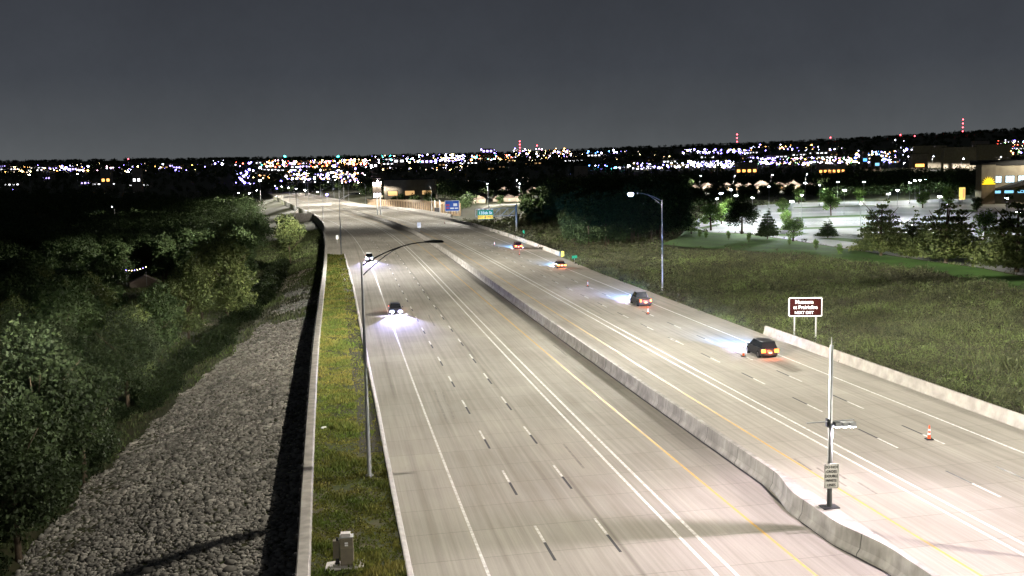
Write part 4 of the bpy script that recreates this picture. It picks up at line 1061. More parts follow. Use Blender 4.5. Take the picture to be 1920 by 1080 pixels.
for i, (t, p, g0, hh, c_, z_) in enumerate(loc):
    rad = .68 * z_ * t / 1103.0
    if i < 280:
        r = empty('light_mast', (p.x, p.y, g0))
        tag(r, 'distant %s light mast among the city lights' % NAMES[c_], 'light', '%s light masts of the distant city' % NAMES[c_])
        a = bpy.data.objects.new('lamp_globe', glob[c_]); COL.objects.link(a); a.parent = r; a.location = (0, 0, hh); a.scale = (rad,) * 3
        b_ = bpy.data.objects.new('pole', polem); COL.objects.link(b_); b_.parent = r; b_.location = (0, 0, hh); b_.scale = (10, 10, hh)
    else: rest.setdefault(c_, []).append((p, rad, g0, hh))
for c_, L_ in rest.items():
    mb = MB()
    for p, rad, g0, hh in L_:
        mb.sphere(p, rad, 6, 4)
        polebm.box((p.x, p.y, (p.z + g0) / 2), (.25, .25, max(.5, p.z - g0)))
    tag(mb.build('city_lights', EM[c_]), 'far-off %s lights of the city' % NAMES[c_], kind='stuff')

tag(polebm.build('city_light_poles', M['steel']), 'thin poles of the far-off city lights', kind='stuff')
# radio masts with red lights
M['redm'] = emis('mast_beacon', (1.0, .06, .08), 18)
def mast(px, pt, pb, D, n_, label):
    t_ = at_y(px, pt, D); b_ = at_y(px, pb, D); g = float(tz(b_.x, b_.y)); r = empty('radio_mast', (b_.x, b_.y, g)); tag(r, label, 'radio mast')
    h = t_.z - g; w = D / 2068 * .5; mb = MB()
    for sx_, sy_ in ((-1, -1), (1, -1), (0, 1)): mb.tube([(sx_ * w, sy_ * w, 0), (sx_ * w * .3, sy_ * w * .3, h)], w * .12, 4)
    for k in range(14):
        a = k / 14 * h; c = (k + 1) / 14 * h; k0 = 1 - .7 * k / 14; k1 = 1 - .7 * (k + 1) / 14
        mb.tube([(-w * k0, -w * k0, a), (w * k1, -w * k1, c)], w * .07, 4); mb.tube([(w * k0, -w * k0, a), (0, w * k1, c)], w * .07, 4)
    mb.build('lattice', M['steel'], r)
    rr = .62 * D / 1103
    for k in range(n_):
        MB().sphere((0, 0, h - (t_.z - b_.z) * .85 * k / max(1, n_ - 1)), rr, 8, 6).build('beacon', M['redm'], r)
mast(975, 265, 286, 5200, 4, 'red-lit radio mast on the skyline right of the violet-crowned tower'); mast(1007, 273, 284, 5400, 1, 'short mast with one big red light on the skyline')
mast(1382, 252, 268, 5200, 3, 'red-lit radio mast on the skyline above the car park lights'); mast(1805, 224, 250, 5000, 4, 'tallest red-lit radio mast, at the far right'); mast(1557, 258, 267, 5400, 1, 'small red-lit mast right of centre on the skyline')
mast(241, 298, 308, 4200, 1, 'small red-lit mast on the skyline at the far left'); mast(1688, 253, 264, 5200, 1, 'faint red-lit mast on the hill at the right'); mast(1715, 255, 262, 5200, 1, 'orange-red light mast near the white one on the right hill')

# ------------------------------------------------------------------ ramp wall and far roadside things
rw = empty('ramp_wall', (0, 0, 0)); tag(rw, 'tan ribbed retaining wall of the exit ramp beyond the exit sign', 'wall')
a0 = on_road(852, 402); a1 = on_road(775, 390); a2 = on_road(690, 382)
M['tan'] = mat('tan_ribbed_concrete', (0.46, 0.33, 0.20), (0.36, 0.26, 0.16), .5, .85)
wallseg('wall_panel', [(a0.x + 3, a0.y - 4, a0.z - 2, a0.z + 5.6), (a1.x, a1.y, a1.z - 2, a1.z + 5.0), (a2.x, a2.y, a2.z - 2, a2.z + 3.2)], rw, M['tan'], .6)
mb = MB()
for k in range(40):
    t = k / 39; q = (a0.lerp(a1, t * 2) if t < .5 else a1.lerp(a2, t * 2 - 1)); dx = (1 if t < .5 else 0)
    mb.box((q.x + 3 * (1 - 2 * t) * dx - .5, q.y - 4 * (1 - 2 * t) * dx - .5, q.z + 2.2 - .8 * t), (.3, .3, 4.6 - 1.6 * t))
mb.build('wall_rib', M['brown'], rw)['kind'] = 'stuff'
bw = empty('ramp_barrier', (0, 0, 0)); tag(bw, 'white concrete barrier along the foot of the tan ramp wall', 'barrier')
b0 = on_road(846, 406); b1 = on_road(770, 394); b2 = on_road(640, 384); b3 = on_road(1000, 440)
wallseg('barrier_wall', [(b0.x, b0.y, b0.z - .5, b0.z + 1.1), (b1.x, b1.y, b1.z - .5, b1.z + 1.2), (b2.x, b2.y, b2.z - .5, b2.z + 1.3)], bw, M['kerb'], .4)

def text_mesh(body, size, w, parent, loc, m, rot=(R(90), 0, 0), name='lettering', off=0.0, sx_=1.0):
    c = bpy.data.curves.new('lettering', 'FONT'); c.body = body; c.size = size; c.align_x = 'CENTER'; c.align_y = 'CENTER'; c.extrude = .012; c.offset = off; c.space_line = 1.05
    t = bpy.data.objects.new('tmp', c); COL.objects.link(t); dg = bpy.context.evaluated_depsgraph_get(); dg.update()
    me = bpy.data.meshes.new_from_object(t.evaluated_get(dg)); bpy.data.objects.remove(t); bpy.data.curves.remove(c)
    me.materials.clear(); me.materials.append(m); o = bpy.data.objects.new(name, me); COL.objects.link(o); o.parent = parent; o.location = loc; o.rotation_euler = rot
    o.scale = (sx_, 1, 1); return o
def rrect(w, h, r, n=5):
    p = []
    for cx, cy, a0_ in ((w / 2 - r, h / 2 - r, 0), (-w / 2 + r, h / 2 - r, 90), (-w / 2 + r, -h / 2 + r, 180), (w / 2 - r, -h / 2 + r, 270)):
        for k in range(n): a = R(a0_ + 90 * k / (n - 1)); p.append((cx + math.cos(a) * r, cy + math.sin(a) * r))
    return p
M['signbrown'] = mat('brown_sign_sheeting', (0.030, 0.007, 0.006), (0.026, 0.006, 0.005), 2, .95, spec=.02)
M['signgreen'] = mat('green_sign_sheeting', (0.01, 0.24, 0.13), (0.01, 0.2, 0.11), 2, .5)
M['signyel'] = mat('yellow_sign_sheeting', (0.85, 0.50, 0.02), (0.8, 0.46, 0.02), 2, .5)
M['signblue'] = mat('blue_sign_sheeting', (0.02, 0.10, 0.42), (0.02, 0.08, 0.36), 2, .5)
M['signred'] = mat('red_sign_sheeting', (0.6, 0.05, 0.06), (0.5, 0.05, 0.06), 2, .5)
M['signbuff'] = mat('dull_white_sign_sheeting', (0.82, 0.79, 0.70), (0.74, 0.71, 0.63), 2, .6)
# brown museum sign
def museum_sign():
    D = 128.5; a = at_y(1479, 596, D); b_ = at_y(1541, 590, D); k = D / 2068.0
    g = float(tz(a.x + 1, D)); r = empty('guide_sign', ((a.x + b_.x) / 2, D, g), R(-7)); tag(r, 'brown museum guide sign with white border on two steel posts in the meadow', 'sign')
    w = 62 * k; h = 36 * k; zc = (at_y(1510, 575.5, D).z) - g
    sh = lambda wv, hv, y0, y1: MB().prism(rrect(wv, hv, .14), lambda p, q, kk: (p, (y0, y1)[kk], zc + q))
    back = sh(w, h, -.02, .04).build('sign_panel', M['retro'], r); sh(w - .22, h - .22, -.035, -.021).build('sign_face', M['signbrown'], back)
    text_mesh('Museum', .62, 0, back, (-.15, -.05, zc + .58), M['retro'], off=.012); text_mesh('at Prairiefire', .58, 0, back, (0, -.05, zc - .05), M['retro'], off=.012, sx_=.95); text_mesh('NEXT EXIT', .44, 0, back, (-.15, -.05, zc - .68), M['retro'], off=.01)
    for sx_ in (-1, 1): MB().box((sx_ * w * .32, .12, (zc + h * .4) / 2 - .3), (.16, .14, zc + h * .4 + .6)).build('post', M['steel'], r)
museum_sign()
# overhead exit sign on a cantilever truss
def gantry():
    b_ = on_road(968.5, 433); D = b_.y; k = D / 2068.0
    r = empty('overhead_exit_sign', b_, 0); tag(r, 'green and yellow exit sign on a cantilever truss over the right shoulder', 'sign')
    top = at_y(967, 383, D).z - b_.z
    MB().tube([(0, 0, -.5), (0, 0, top)], [.36, .30], 12).build('column', M['steel'], r, True)
    zl = lambda py: at_y(930, py, D).z - b_.z; x0 = (892 - 968) * k; zt, zb = zl(391.5), zl(406)
    mb = MB()
    for yy in (-.5, .5):
        mb.tube([(0, yy, zt + .25), (x0, yy, zt - .0)], .10, 6); mb.tube([(0, yy, zb + .3), (x0, yy, zb)], .10, 6)
        n = 5
        for i in range(n + 1):
            xa = x0 * i / n; mb.tube([(xa, yy, zt), (xa, yy, zb)], .07, 5)
            if i < n: mb.tube([(xa, yy, zt if i % 2 else zt), (x0 * (i + 1) / n, yy, zb)], .06, 5)
    mb.build('truss', M['steel'], r)
    xc = (910.5 - 968) * k; w = 29 * k
    pan = MB().box((xc, -.85, (zl(393) + zl(410)) / 2), (w, .12, 17 * k)).build('sign_panel', M['signgreen'], r)
    MB().box((xc, -.93, zl(406.2)), (w * .98, .03, 6.2 * k)).build('exit_only_panel', M['signyel'], pan)
    text_mesh('135th St', 1.35, 0, pan, (xc, -.93, zl(398.6)), M['retro'], off=.02)
    text_mesh('EXIT     ONLY', .8, 0, pan, (xc, -.96, zl(406.2)), M['dark'], off=.01)
    mb = MB()
    for q in (-.42, -.14, .14, .42): mb.box((xc + q * w, -1.1, zl(393) + .2), (.5, .7, .3))
    mb.build('sign_lamp', M['retro'], pan)
    l = bpy.data.lights.new('sign_fill_light', 'SPOT'); l.energy = 1500; l.spot_size = R(120); l.spot_blend = .5; l.color = (.95, 1, .95); l.shadow_soft_size = .2  # fill light added low in front to brighten the exit sign
    lo = bpy.data.objects.new('sign_fill_light', l); COL.objects.link(lo); lo.parent = r; lo.location = (xc, -6.5, zl(410) - 1.5); lo.rotation_euler = (R(115), 0, 0)
    mb = MB().prism([(0, -.45), (.35, 0), (.12, 0), (.12, .45), (-.12, .45), (-.12, 0), (-.35, 0)], lambda p, q, kk: (xc - .1 + p, (-.975, -.95)[kk], zl(406.2) + q)); mb.build('arrow', M['dark'], pan)
gantry()
# sign on the barrier top: DO NOT CROSS
def cross_sign(root, z, w, h, m='signbuff', y=-.3):
    pn = MB().prism(rrect(w, h, .05), lambda p, q, kk: (p, (y - .02, y)[kk], z + q)).build('sign_panel', M[m], root)
    MB().prism(rrect(w - .07, h - .07, .04), lambda p, q, kk: (p, (y - .024, y - .021)[kk], z + q)).build('sign_border', M['dark'], pn)
    MB().prism(rrect(w - .11, h - .11, .035), lambda p, q, kk: (p, (y - .028, y - .025)[kk], z + q)).build('sign_face', M[m], pn)
    for i, tx in enumerate(('DO NOT', 'CROSS', 'DOUBLE', 'WHITE', 'LINES')):
        text_mesh(tx, .225, 0, pn, (0, y - .035, z + h * (.36 - .18 * i)), M['dark'], off=.0, sx_=.85)
    return pn
def sensor_pole():
    zt = 0.75; b_ = at_z(1555, 951, zt); s_, o_ = so(np.array([b_.x]), np.array([b_.y])); s_ = float(s_[0])
    zt = float(plane(b_.x, b_.y)) + 1.18; b_ = at_z(1555, 951, zt)
    r = empty('sensor_pole', b_, R(0)); tag(r, 'pale pole on the median barrier with sensors, floodlights and a lines sign', 'pole')
    D = b_.y; k = D / 2068.0; zz = lambda py: at_y(1559, py, D).z - zt
    MB().tube([(0, 0, 0), (0, 0, zz(800)), (0, 0, zz(799)), (0, 0, zz(647))], [.15, .13, .115, .10], 12).build('pole', M['steel'], r, True)
    MB().tube([(0, 0, zz(647)), (0, 0, zz(632))], [.03, .02], 6).build('antenna', M['steel'], r)
    MB().box((0, 0, .03), (.95, .7, .06), R(10)).build('base_plate', M['dark'], r)
    MB().tube([(0, 0, zz(790)), (-1.35, -.1, zz(791.5))], .035, 6).build('crossarm', M['steel'], r)
    MB().tube([(-.1, 0, zz(790)), (1.3, 0, zz(787))], .03, 6).build('crossarm', M['steel'], r)
    for i, xo in enumerate((.35, .75, 1.15)):
        h_ = MB().box((xo, -.05, zz(795)), (.34, .42, .24), R(8)).build('floodlight', M['steel'], r)
        MB().box((xo, -.05, zz(795) - .14), (.30, .36, .03), R(8)).build('lens', emis('flood_lens', (.9, .88, 1), 30) if i == 0 else h_.children[0].data.materials[0] if h_.children else M['lens'], h_)
    MB().box((-.05, .12, zz(793)), (.3, .3, .45)).build('sensor_box', M['dark'], r)
    cross_sign(r, zz(889.5), 28 * k, 49 * k)
    l = lamp_light('flood_light', (.8, -.1, zz(797) - .25), 1900, (1.0, .82, 1.0), r, cmax=9, radius=.12)
sensor_pole()
def far_sign():
    b_ = on_road(786, 434); r = empty('median_sign', b_, 0); tag(r, 'small white sign on the median barrier beyond the arm of the near street lamp', 'sign')
    MB().box((0, 0, 1.5), (.1, .1, 3.0)).build('post', M['steel'], r); cross_sign(r, 2.3, 1.3, 1.9, 'retro', -.1)
far_sign()
def marker(px, py, h, w, m, label, name='marker_post', cat='marker post'):
    b_ = on_road(px, py); r = empty(name, b_, 0); tag(r, label, cat); k = b_.y / 2068
    MB().box((0, 0, h * k / 2), (.08, .08, h * k)).build('post', M['steel'], r); MB().box((0, -.06, h * k - w * k * .9), (w * k, .04, w * k * 1.8)).build('marker_panel', m, r)
marker(632.5, 456, 15, 4, M['retro'], 'small white marker on the paved verge by the left wall'); marker(982, 444, 12, 3.5, M['signgreen'], 'slim pale green marker post just behind the right barrier')
marker(1055, 481, 10, 6, M['signyel'], 'yellow end marker where the distant right barrier stops')
def small_green():
    b_ = on_road(1077, 492); r = empty('small_guide_sign', b_, R(30)); tag(r, 'small green sign in the weeds beside the yellow end marker', 'sign'); 
    MB().box((0, 0, .5), (.1, .1, 1.0)).build('post', M['steel'], r); MB().box((0, -.06, 1.2), (1.4, .05, .6)).build('sign_panel', M['signgreen'], r)
small_green()
def blue_sign():
    D = 505.; b_ = at_y(848, 398, D); g = b_.z; r = empty('logo_sign', b_, 0); tag(r, 'wide blue services sign with red and white panels at the end of the tan wall', 'sign'); k = D / 2068
    for q in (-9, 9): MB().box((q * k, .2, 7 * k), (.25, .25, 18 * k)).build('post', M['steel'], r)
    pn = MB().box((0, 0, 12 * k), (27 * k, .2, 20 * k)).build('sign_panel', M['retro'], r); MB().box((0, -.13, 12 * k), (25.5 * k, .06, 18.5 * k)).build('sign_face', M['signblue'], pn)
    for (xo, zo, w_, h_, m_) in ((-8, 13.5, 6, 3.5, 'signred'), (6, 14, 7, 5, 'retro'), (-8, 8, 6, 2, 'signred'), (0, 7.5, 7, 2.2, 'retro'), (8, 7.5, 6, 2.2, 'retro')): MB().box((xo * k, -.18, zo * k), (w_ * k, .04, h_ * k)).build('logo_panel', M[m_], pn)
blue_sign()
def twin_posts():
    b_ = on_road(711, 403); k = b_.y / 2068; r = empty('sign_gantry', b_, 0); tag(r, 'pair of thick pale posts with small boxes on top, standing on the far median', 'gantry')
    for q in (-3, 3): MB().tube([(q * k, 0, -.5), (q * k, 0, 34 * k)], [.38, .34], 10).build('column', M['steel'], r, True)
    MB().box((-1.5 * k, -.5, 36 * k), (5 * k, .8, 4 * k)).build('lamp_box', M['retro'], r); MB().box((5 * k, -.5, 35 * k), (6 * k, .8, 4 * k)).build('lamp_box', M['cream'], r)
    r2 = empty('sign_support', on_road(820, 400), 0); k = r2.location.y / 2068; tag(r2, 'two dark posts with a black crash cushion between them before the tan ramp wall', 'sign support')
    for q in (-4, 5): MB().box((q * k, 0, 12 * k), (.5, .5, 25 * k)).build('post', M['steel'], r2)
    MB().box((-.5 * k, -.6, 5 * k), (9 * k, 2, 11 * k)).build('crash_cushion', M['dark'], r2)
twin_posts()
# more far poles at the bend
for i, (px_, pt_, pb_, lb) in enumerate(((556, 322, 388, 'dark slim pole left of the bridge parapet'), (636, 320, 372, 'pale mast with a violet lamp beyond the bridge'), (645, 340, 373, 'short grey pole right of the pale mast'), (578, 345, 372, 'low grey pole on the far green bank'), (602, 342, 370, 'grey pole behind the parapet middle'), (551, 320, 362, 'tall thin pole beside the bright bend'))):
    b_ = on_road(px_, pb_); k = b_.y / 2068; r = empty('light_pole', b_, 0); tag(r, lb, 'pole'); h = (pb_ - pt_) * k
    MB().tube([(0, 0, -.5), (0, 0, h)], [.22, .13], 8).build('pole', M['steel'] if i else M['dark'], r); MB().box((.3, 0, h), (1.2, .5, .25)).build('lamp_head', M['lens_far'] if i in (1, 5) else M['steel'], r)

# ------------------------------------------------------------------ left verge furniture
def cabinet():
    b_ = on_road(648, 1061); r = empty('control_cabinet', b_, R(6)); tag(r, 'tan utility cabinet with a pale cap on a concrete pad in the verge grass', 'cabinet')
    MB().prism([(-1.05, -.5), (.95, -.62), (1.0, .55), (.3, .75), (-1.0, .45)], lambda p, q, k: (p, q, (-.2, .10)[k])).build('pad', M['kerb'], r)
    b2 = MB().box((.1, 0, .86), (.68, .5, 1.5)).build('cabinet_body', mat('tan_cabinet_paint', (.20, .175, .12), (.16, .14, .1), 3, .7), r)
    MB().box((.1, -.26, 1.36), (.62, .02, .36)).box((.1, -.26, .6), (.62, .02, .9)).build('door', M['tan2'], b2)
    MB().box((.1, -.285, 1.34), (.17, .02, .08)).box((.1, -.285, 1.22), (.17, .02, .08)).build('label_plate', M['retro'], b2)
    MB().box((.02, 0, 1.72), (.42, .4, .22)).box((.26, 0, 1.72), (.12, .4, .225)).build('cap', M['kerb'], r)
    MB().box((.1, 0, 1.635), (.74, .56, .05)).build('lid', M['steel'], r)
    MB().box((-.45, .05, .95), (.34, .35, .95)).build('side_box', M['tan2'], r); MB().box((-.38, -.02, 1.5), (.12, .12, .16)).build('conduit_cap', M['dark'], r)
    MB().box((-.42, .1, .32), (.2, .2, .5)).build('conduit', M['dark'], r)
M['tan2'] = mat('tan_cabinet_door', (.17, .15, .105), (.14, .12, .09), 3, .7)
cabinet()
c = on_road(608, 803); r = MB().sphere((0, 0, .06), .28, 7, 5, (1.4, .6, .4)).build('concrete_chunk', M['retro']); r.location = c; r.rotation_euler = (0, .1, 1.0); tag(r, 'pale flat chunk of debris in the grass beside the wall', 'debris')

# ------------------------------------------------------------------ cones
def cone_proto():
    r = empty('traffic_cone', (0, 0, 0)); tag(r, '-', 'traffic cone', 'channelizer cones along the right lane line')
    MB().box((0, 0, .04), (.5, .5, .08)).build('base', M['rubber'], r)
    zs = [.08, .36, .38, .50, .52, .66, .68, .8, .82, 1.02]; rad = lambda z: .13 - .085 * z
    for nme, segs, m_ in (('cone_body', ((.08, 1.05),), M['orange']), ('reflective_band', ((.36, .50), (.64, .78)), M['retro'])):
        mb = MB()
        for a, b_ in segs: e_ = .004 if nme != 'cone_body' else 0; mb.tube([(0, 0, a), (0, 0, b_)], [rad(a) + e_, rad(b_) + e_], 14)
        mb.build(nme, m_, r)
    return r
cpz = cone_proto()
for i, (px_, py_, lb) in enumerate(((1742, 824, 'orange traffic cone with a long shadow, nearest the camera'), (1394, 668, 'orange traffic cone beside the dark car with glowing tail lights'), (1215, 589, 'orange traffic cone just behind the second car from the camera on the right'), (1102, 537, 'orange traffic cone between the second and third cars on the right'),
                                    (974, 478, 'orange traffic cone behind the farthest car on the right'), (927, 460, 'orange traffic cone in the headlight beam of the farthest car'), (834, 419, 'orange traffic cone farthest up the road'))):
    q = cpz if i == 0 else copy_tree(cpz); q.location = on_road(px_, py_, .004); q['label'] = lb

# ------------------------------------------------------------------ cars
def car(px, py, label, kind='sedan', color=(.05, .05, .055), away=True, brake=False, beam=0.0, ds=0.0):
    p = on_road(px, py); s_, o_ = so(np.array([p.x]), np.array([p.y])); h = heading(float(s_[0]))
    x_, y_ = rxy(float(s_[0]) + ds, float(o_[0])); p = Vector((float(x_), float(y_), float(plane(x_, y_))))
    rz = -h if away else -h + math.pi
    r = empty({'sedan': 'sedan_car', 'suv': 'suv_car', 'pickup': 'pickup_truck'}[kind], p, rz); tag(r, label, 'car' if kind != 'pickup' else 'pickup truck')
    paint = mat('car_paint', color, tuple(v * .9 for v in color), 2, .28, spec=.6)
    # stations: (y, half width, z bottom, z belt) / greenhouse
    T = {'sedan': dict(L=4.7, W=.92, belt=.92, roof=1.44, hood=.78, g=[(-2.0, .95), (-1.25, 1.40), (.35, 1.44), (1.25, .95)]),
         'suv': dict(L=4.8, W=.96, belt=1.08, roof=1.74, hood=.98, g=[(-2.25, 1.10), (-2.05, 1.68), (.45, 1.74), (1.25, 1.12)]),
         'pickup': dict(L=5.7, W=1.0, belt=1.15, roof=1.88, hood=1.12, g=[(-.75, 1.17), (-.6, 1.84), (.85, 1.88), (1.6, 1.18)])}[kind]
    L_, W_ = T['L'] / 2, T['W']
    st = [(-L_, .80, .42, T['belt'] - .12), (-L_ + .12, .95, .28, T['belt']), (-L_ * .6, 1, .24, T['belt'] + .02), (0, 1, .24, T['belt'] - .02), (L_ * .45, 1, .24, T['hood'] + .1), (L_ * .8, .96, .26, T['hood']), (L_ - .1, .88, .3, T['hood'] - .14), (L_, .78, .38, T['hood'] - .26)]
    V = []; n = 8
    for (y_, k, zb, zt) in st:
        w_ = W_ * k; V += [(-w_ * .92, y_, zb), (w_ * .92, y_, zb), (w_, y_, zb + .18), (w_ * .99, y_, zt - .16), (w_ * .93, y_, zt), (-w_ * .93, y_, zt), (-w_ * .99, y_, zt - .16), (-w_, y_, zb + .18)]
    fs = [tuple(range(n))] + [tuple(reversed(range((len(st) - 1) * n, len(st) * n)))]
    for i in range(len(st) - 1):
        for q in range(n): a = i * n + q; b_ = i * n + (q + 1) % n; fs.append((a, a + n, b_ + n, b_))
    mb = MB().add(V, fs); body = mb.build('body', paint, r)
    g = T['g']; wb, wt = W_ * .90, W_ * .72
    gv = []
    for (y_, z_) in g: 
        w_ = wb if z_ < T['belt'] + .2 else wt
        gv += [(-w_, y_, z_), (w_, y_, z_)]
    # greenhouse: glass body and painted roof
    V = [(-wb, g[0][0], g[0][1] - .06), (wb, g[0][0], g[0][1] - .06), (-wt, g[1][0], g[1][1]), (wt, g[1][0], g[1][1]), (-wt, g[2][0], g[2][1]), (wt, g[2][0], g[2][1]), (-wb, g[3][0], g[3][1] - .06), (wb, g[3][0], g[3][1] - .06)]
    MB().add(V, [(0, 1, 3, 2), (2, 3, 5, 4), (4, 5, 7, 6), (0, 2, 4, 6), (1, 7, 5, 3), (0, 6, 7, 1)]).build('window_glass', M['glass'], r)
    MB().box((0, (g[1][0] + g[2][0]) / 2, g[2][1] + .01), (wt * 2.02, g[2][0] - g[1][0] + .1, .07), taper=.93).build('roof', paint, r)
    if kind == 'pickup': MB().box((0, -1.8, T['belt'] - .0), (W_ * 1.6, 1.8, .06)).build('truck_bed', M['rubber'], r)
    for sx_ in (-1, 1):
        for y_ in (-L_ * .60, L_ * .62):
            rr = .34 if kind == 'sedan' else .39
            w_ = MB().tube([(sx_ * (W_ - .24), y_, rr), (sx_ * (W_ + .01), y_, rr)], rr, 18).build('wheel', M['rubber'], r)
            MB().tube([(sx_ * (W_ + .0), y_, rr), (sx_ * (W_ + .025), y_, rr)], rr * .62, 12).build('rim', M['alloy'], w_)
        MB().box((sx_ * W_ * .74, -L_ - .01, T['belt'] - .24), (.42 if kind != 'pickup' else .22, .08, .18 if kind == 'sedan' else .34)).build('tail_light', M['brake'] if brake else M['tail'], r)
        MB().box((sx_ * W_ * .66, L_ - .03, T['hood'] - .30), (.40, .10, .17)).build('headlight', M['head'], r)
        MB().box((sx_ * (W_ + .09), .75, T['belt'] + .06), (.2, .14, .14)).build('mirror', paint, r)
        if beam:
            l = bpy.data.lights.new('headlight_beam', 'SPOT'); l.energy = beam; l.color = (.14, .40, 1.0) if away else (.50, .48, 1.0); l.spot_size = R(38); l.spot_blend = .7; l.shadow_soft_size = .08
            lo = bpy.data.objects.new('headlight_beam', l); COL.objects.link(lo); lo.parent = r; lo.location = (sx_ * W_ * .66, L_ + .08, T['hood'] - .3); lo.rotation_euler = (R(90 - (1.7 if away else 2.6)), 0, R(sx_ * -2.0))
    MB().box((0, -L_ - .03, .5), (W_ * 1.5, .1, .2)).build('bumper', M['dark'], r); MB().box((0, -L_ - .1, .66), (.34, .03, .16)).build('number_plate', M['plate'], r)
    if brake or True:
        l = bpy.data.lights.new('tail_glow', 'POINT'); l.energy = 260 if brake else 130; l.color = (1, .16, .06); l.shadow_soft_size = .2
        lo = bpy.data.objects.new('tail_glow', l); COL.objects.link(lo); lo.parent = r; lo.location = (0, -L_ - .35, .75)
    return r
BEAM = 60000
car(1443, 672, 'dark car nearest the camera on the right shoulder line, orange tail lights glowing', 'suv', (.028, .028, .03), True, False, BEAM, 2.3)
car(1209, 574, 'dark pickup truck second from the camera on the right', 'pickup', (.06, .055, .05), True, False, BEAM, 2.3)
car(1053, 503, 'orange-glowing car third from the camera on the right, brake lights lit', 'sedan', (.12, .06, .03), True, True, BEAM, 2.0)
car(972, 467, 'farthest red-lit car on the right, beside the distant barrier', 'suv', (.08, .02, .02), True, False, BEAM, 2.0)
car(743, 590, 'oncoming car with two separate white headlights, nearer of the two on the left', 'sedan', (.05, .055, .07), False, False, BEAM * 1.2, 2.4)
car(693, 490, 'oncoming car with merged white headlights, farther of the two on the left', 'suv', (.06, .06, .07), False, False, BEAM * .7, 2.4)

# ------------------------------------------------------------------ lamps added to brighten the far houses and stores
for i, (px_, D_, s_c, pw_, lb) in enumerate(((1312, 868, .8, 1.0, 'added lamp in front of the leftmost gabled houses above the car park'), (1375, 868, .8, 1.0, 'added lamp in front of the middle of the gabled house row'), (1445, 850, .8, 1.0, 'added lamp in front of the long low tan house'), (1510, 870, .8, 1.0, 'added lamp at the right end of the gabled house row'),
                            (915, 615, .7, .7, 'added lamp near the glowing yellow gable'), (975, 620, .7, .7, 'added lamp before the broad pinkish gabled house'), (970, 860, .8, 1.2, 'added lamp before the long pale house on the rise'),
                            (1800, 1830, 1.6, 5.0, 'added tall lamp before the wide tan store on the hill'), (1870, 1930, 1.6, 5.0, 'added tall lamp before the brownish store on the hill'), (1745, 2200, 1.6, 5.0, 'added tall lamp before the long low store on the hill'), (1690, 1640, 1.4, 3.0, 'added tall lamp by the grey store with an orange sign'),
                            (215, 735, .8, .05, 'added lamp before the small houses in the left woods'))):
    d = ray(px_, 400); x_, y_ = d[0] / d[1] * D_, D_; z_ = float(tz(x_, y_))
    q = copy_tree(proto); q.location = (x_, y_, z_); q.rotation_euler.z = -math.pi / 2; q.scale = (s_c,) * 3; q['label'] = lb; q['group'] = 'added lamps among the far houses'
    for ch in list(q.children):
        if ch.type == 'LIGHT': bpy.data.objects.remove(ch)
    lamp_light('lamp_light', (0, 6.0, 15), P_ROAD * .45 * pw_, WARM, q, cmax=80)

# garden with a string of lights glimpsed through the left woods
def garden():
    d = ray(262, 540); D_ = 300.0; x_, y_ = d[0] / d[1] * D_, D_; z_ = float(tz(x_, y_)); k = D_ / 2068
    r = empty('house', (x_, y_ + 4, z_ - 2.0), .3); r.scale = (.7, .7, .7); tag(r, 'dim house with a pale gable behind the string of lights in the left woods', 'house')
    MB().box((0, 7, 2.2), (11, 7, 5)).build('wall', M['brown'], r); MB().prism([(-6.2, 4.7), (6.2, 4.7), (0, 7.4)], lambda a, b_, q: (a, (3, 11)[q], b_)).build('roof', M['roofb'], r)
    s = empty('string_lights', (x_, y_ - 3, z_ + 1.5)); s.scale = (.6, .6, .8); tag(s, 'string of small warm and violet garden lights glowing in a gap of the left woods', 'lights')
    MB().tube([(-4, 0, -.1), (-4, 0, 5.6)], .07, 6).build('post', M['steel'], s); MB().tube([(5, 0, -.1), (5, 0, 6.6)], .07, 6).build('post', M['steel'], s)
    pts_ = [(-4 + 9 * t, 0, 5.5 + t - .5 * math.sin(math.pi * t)) for t in np.linspace(0, 1, 8)]
    MB().tube(pts_, .03, 5).build('cable', M['dark'], s)
    for i, q in enumerate(pts_): MB().sphere((q[0], q[1], q[2] - .12), .13, 8, 6).build('bulb', EM['y' if i % 3 else 'v'], s)
    lamp_light('lamp_light', (1, 0, 5), 500, WARM, s, uniform=True)
garden()

# ------------------------------------------------------------------ low buildings of the city and tall masts added to light them
stores = []
for k, (w_, h_, m_, lm_, n_) in enumerate(((26, 6, 'cream', 'wht', 4), (16, 8, 'brick', 'vio', 3), (36, 5, 'cream', 'wht', 5), (14, 6, 'brown', 'winy', 2))):
    r = empty('building', (0, 0, 0)); tag(r, '-', 'building', 'low buildings among the city lights')
    MB().box((0, 6, h_ / 2 - 1), (w_, 12, h_ + 2)).build('wall', M[m_], r); MB().box((0, 6, h_ + .3), (w_ + 1, 13, .6)).build('roof', M['roofb'], r)
    for c in range(n_):
        f = MB().box(((c - (n_ - 1) / 2) * w_ / n_, -.06, h_ * .45), (w_ / n_ * .6, .1, h_ * .4)).build('window', M['dark'], r); MB().box(((c - (n_ - 1) / 2) * w_ / n_, -.15, h_ * .45), (w_ / n_ * .5, .05, h_ * .3)).build('pane', M[lm_], f)
    stores.append(r)
used = [0] * 4
lbls = ('wide pale low building with white windows among the city lights', 'tan two-storey block with violet-lit windows among the city lights', 'long pale store with a white-lit front among the city lights', 'small brown building with two warm windows among the city lights')
ZB = [(0, 240, 312, 322, 7), (250, 340, 312, 322, 3), (480, 690, 303, 334, 16), (690, 960, 298, 318, 12), (960, 1280, 290, 316, 9), (1280, 1600, 286, 314, 16), (1600, 1700, 288, 304, 5), (1850, 1925, 266, 290, 4), (0, 300, 335, 350, 5)]
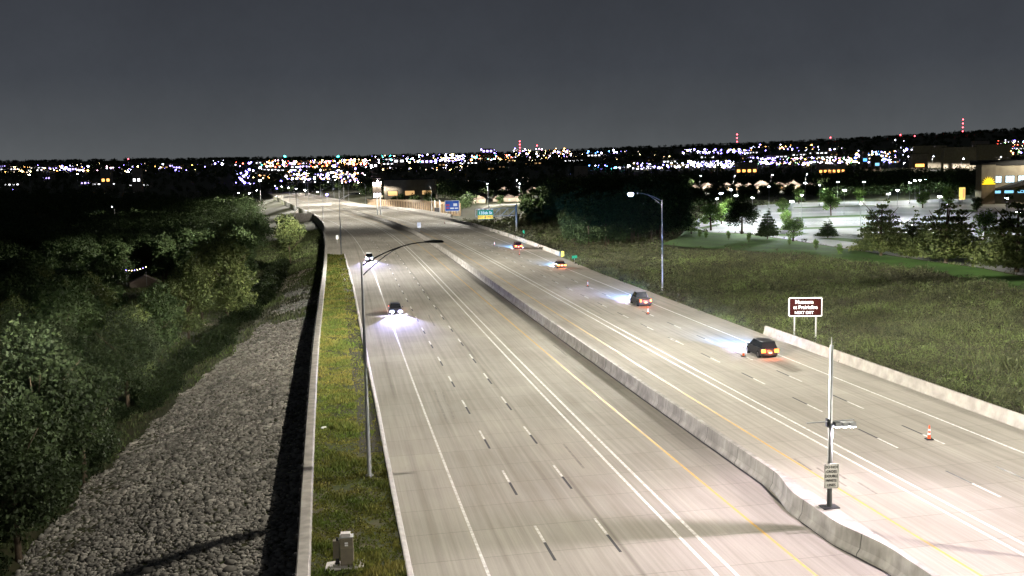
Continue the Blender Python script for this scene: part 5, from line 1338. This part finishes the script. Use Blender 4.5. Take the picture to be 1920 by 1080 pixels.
for (x0, x1, y0, y1, n_) in ZB:
    for _ in range(n_):
        p, tt = on_ground(random.uniform(x0, x1), random.uniform(y0, y1), 4.0, 800); k = random.randrange(4)
        q = stores[k] if not used[k] else copy_tree(stores[k]); used[k] = 1
        q.location = p; q.rotation_euler.z = random.uniform(-.4, .4); sc3 = 1 + max(0, tt - 1500) / 2500; q.scale = (sc3, sc3, sc3); q['label'] = lbls[k]
mastp = None
for (px_, D_, pw_) in ((575, 1250, 3), (625, 1500, 3), (560, 1750, 4), (700, 2300, 6), (820, 2900, 9), (930, 3400, 9), (1345, 2100, 7), (1430, 1800, 6), (1520, 1750, 6), (1600, 1650, 6), (1665, 1800, 6), (1885, 2100, 6), (60, 2300, 7), (150, 2300, 7), (245, 2500, 7), (1180, 1500, 3), (490, 1400, 3)):
    d = ray(px_, 400); x_, y_ = d[0] / d[1] * D_, D_; z_ = float(tz(x_, y_)); H_ = 26
    if mastp is None:
        mastp = empty('added_mast_light', (0, 0, 0)); tag(mastp, 'tall mast with a ring of lamps lighting the far city', 'light mast', 'high masts lighting the far city')
        MB().tube([(0, 0, -.5), (0, 0, H_)], [.4, .18], 8).build('pole', M['steel'], mastp)
        rg = MB()
        for a in range(6): rg.sphere((1.4 * math.cos(a * 1.047), 1.4 * math.sin(a * 1.047), H_ - .3), .45, 6, 5)
        rg.build('lamp_ring', M['lens_far'], mastp); q = mastp
    else: q = copy_tree(mastp)
    q.location = (x_, y_, z_)
    for ch in list(q.children):
        if ch.type == 'LIGHT': bpy.data.objects.remove(ch)
    lamp_light('lamp_light', (0, 0, H_ - 1.5), P_ROAD * .9 * pw_, (.95, .9, 1.0), q, cmax=60)
l = bpy.data.lights.new('sign_fill_light', 'SPOT'); l.energy = 2500; l.spot_size = R(100); l.color = (.9, .95, 1); l.shadow_soft_size = .2  # fill light added to brighten the blue services sign
sgn = [o for o in COL.objects if o.name == 'logo_sign'][0]
lo = bpy.data.objects.new('sign_fill_light', l); COL.objects.link(lo); lo.parent = sgn; lo.location = (0, -9, .6); lo.rotation_euler = (R(100), 0, 0)
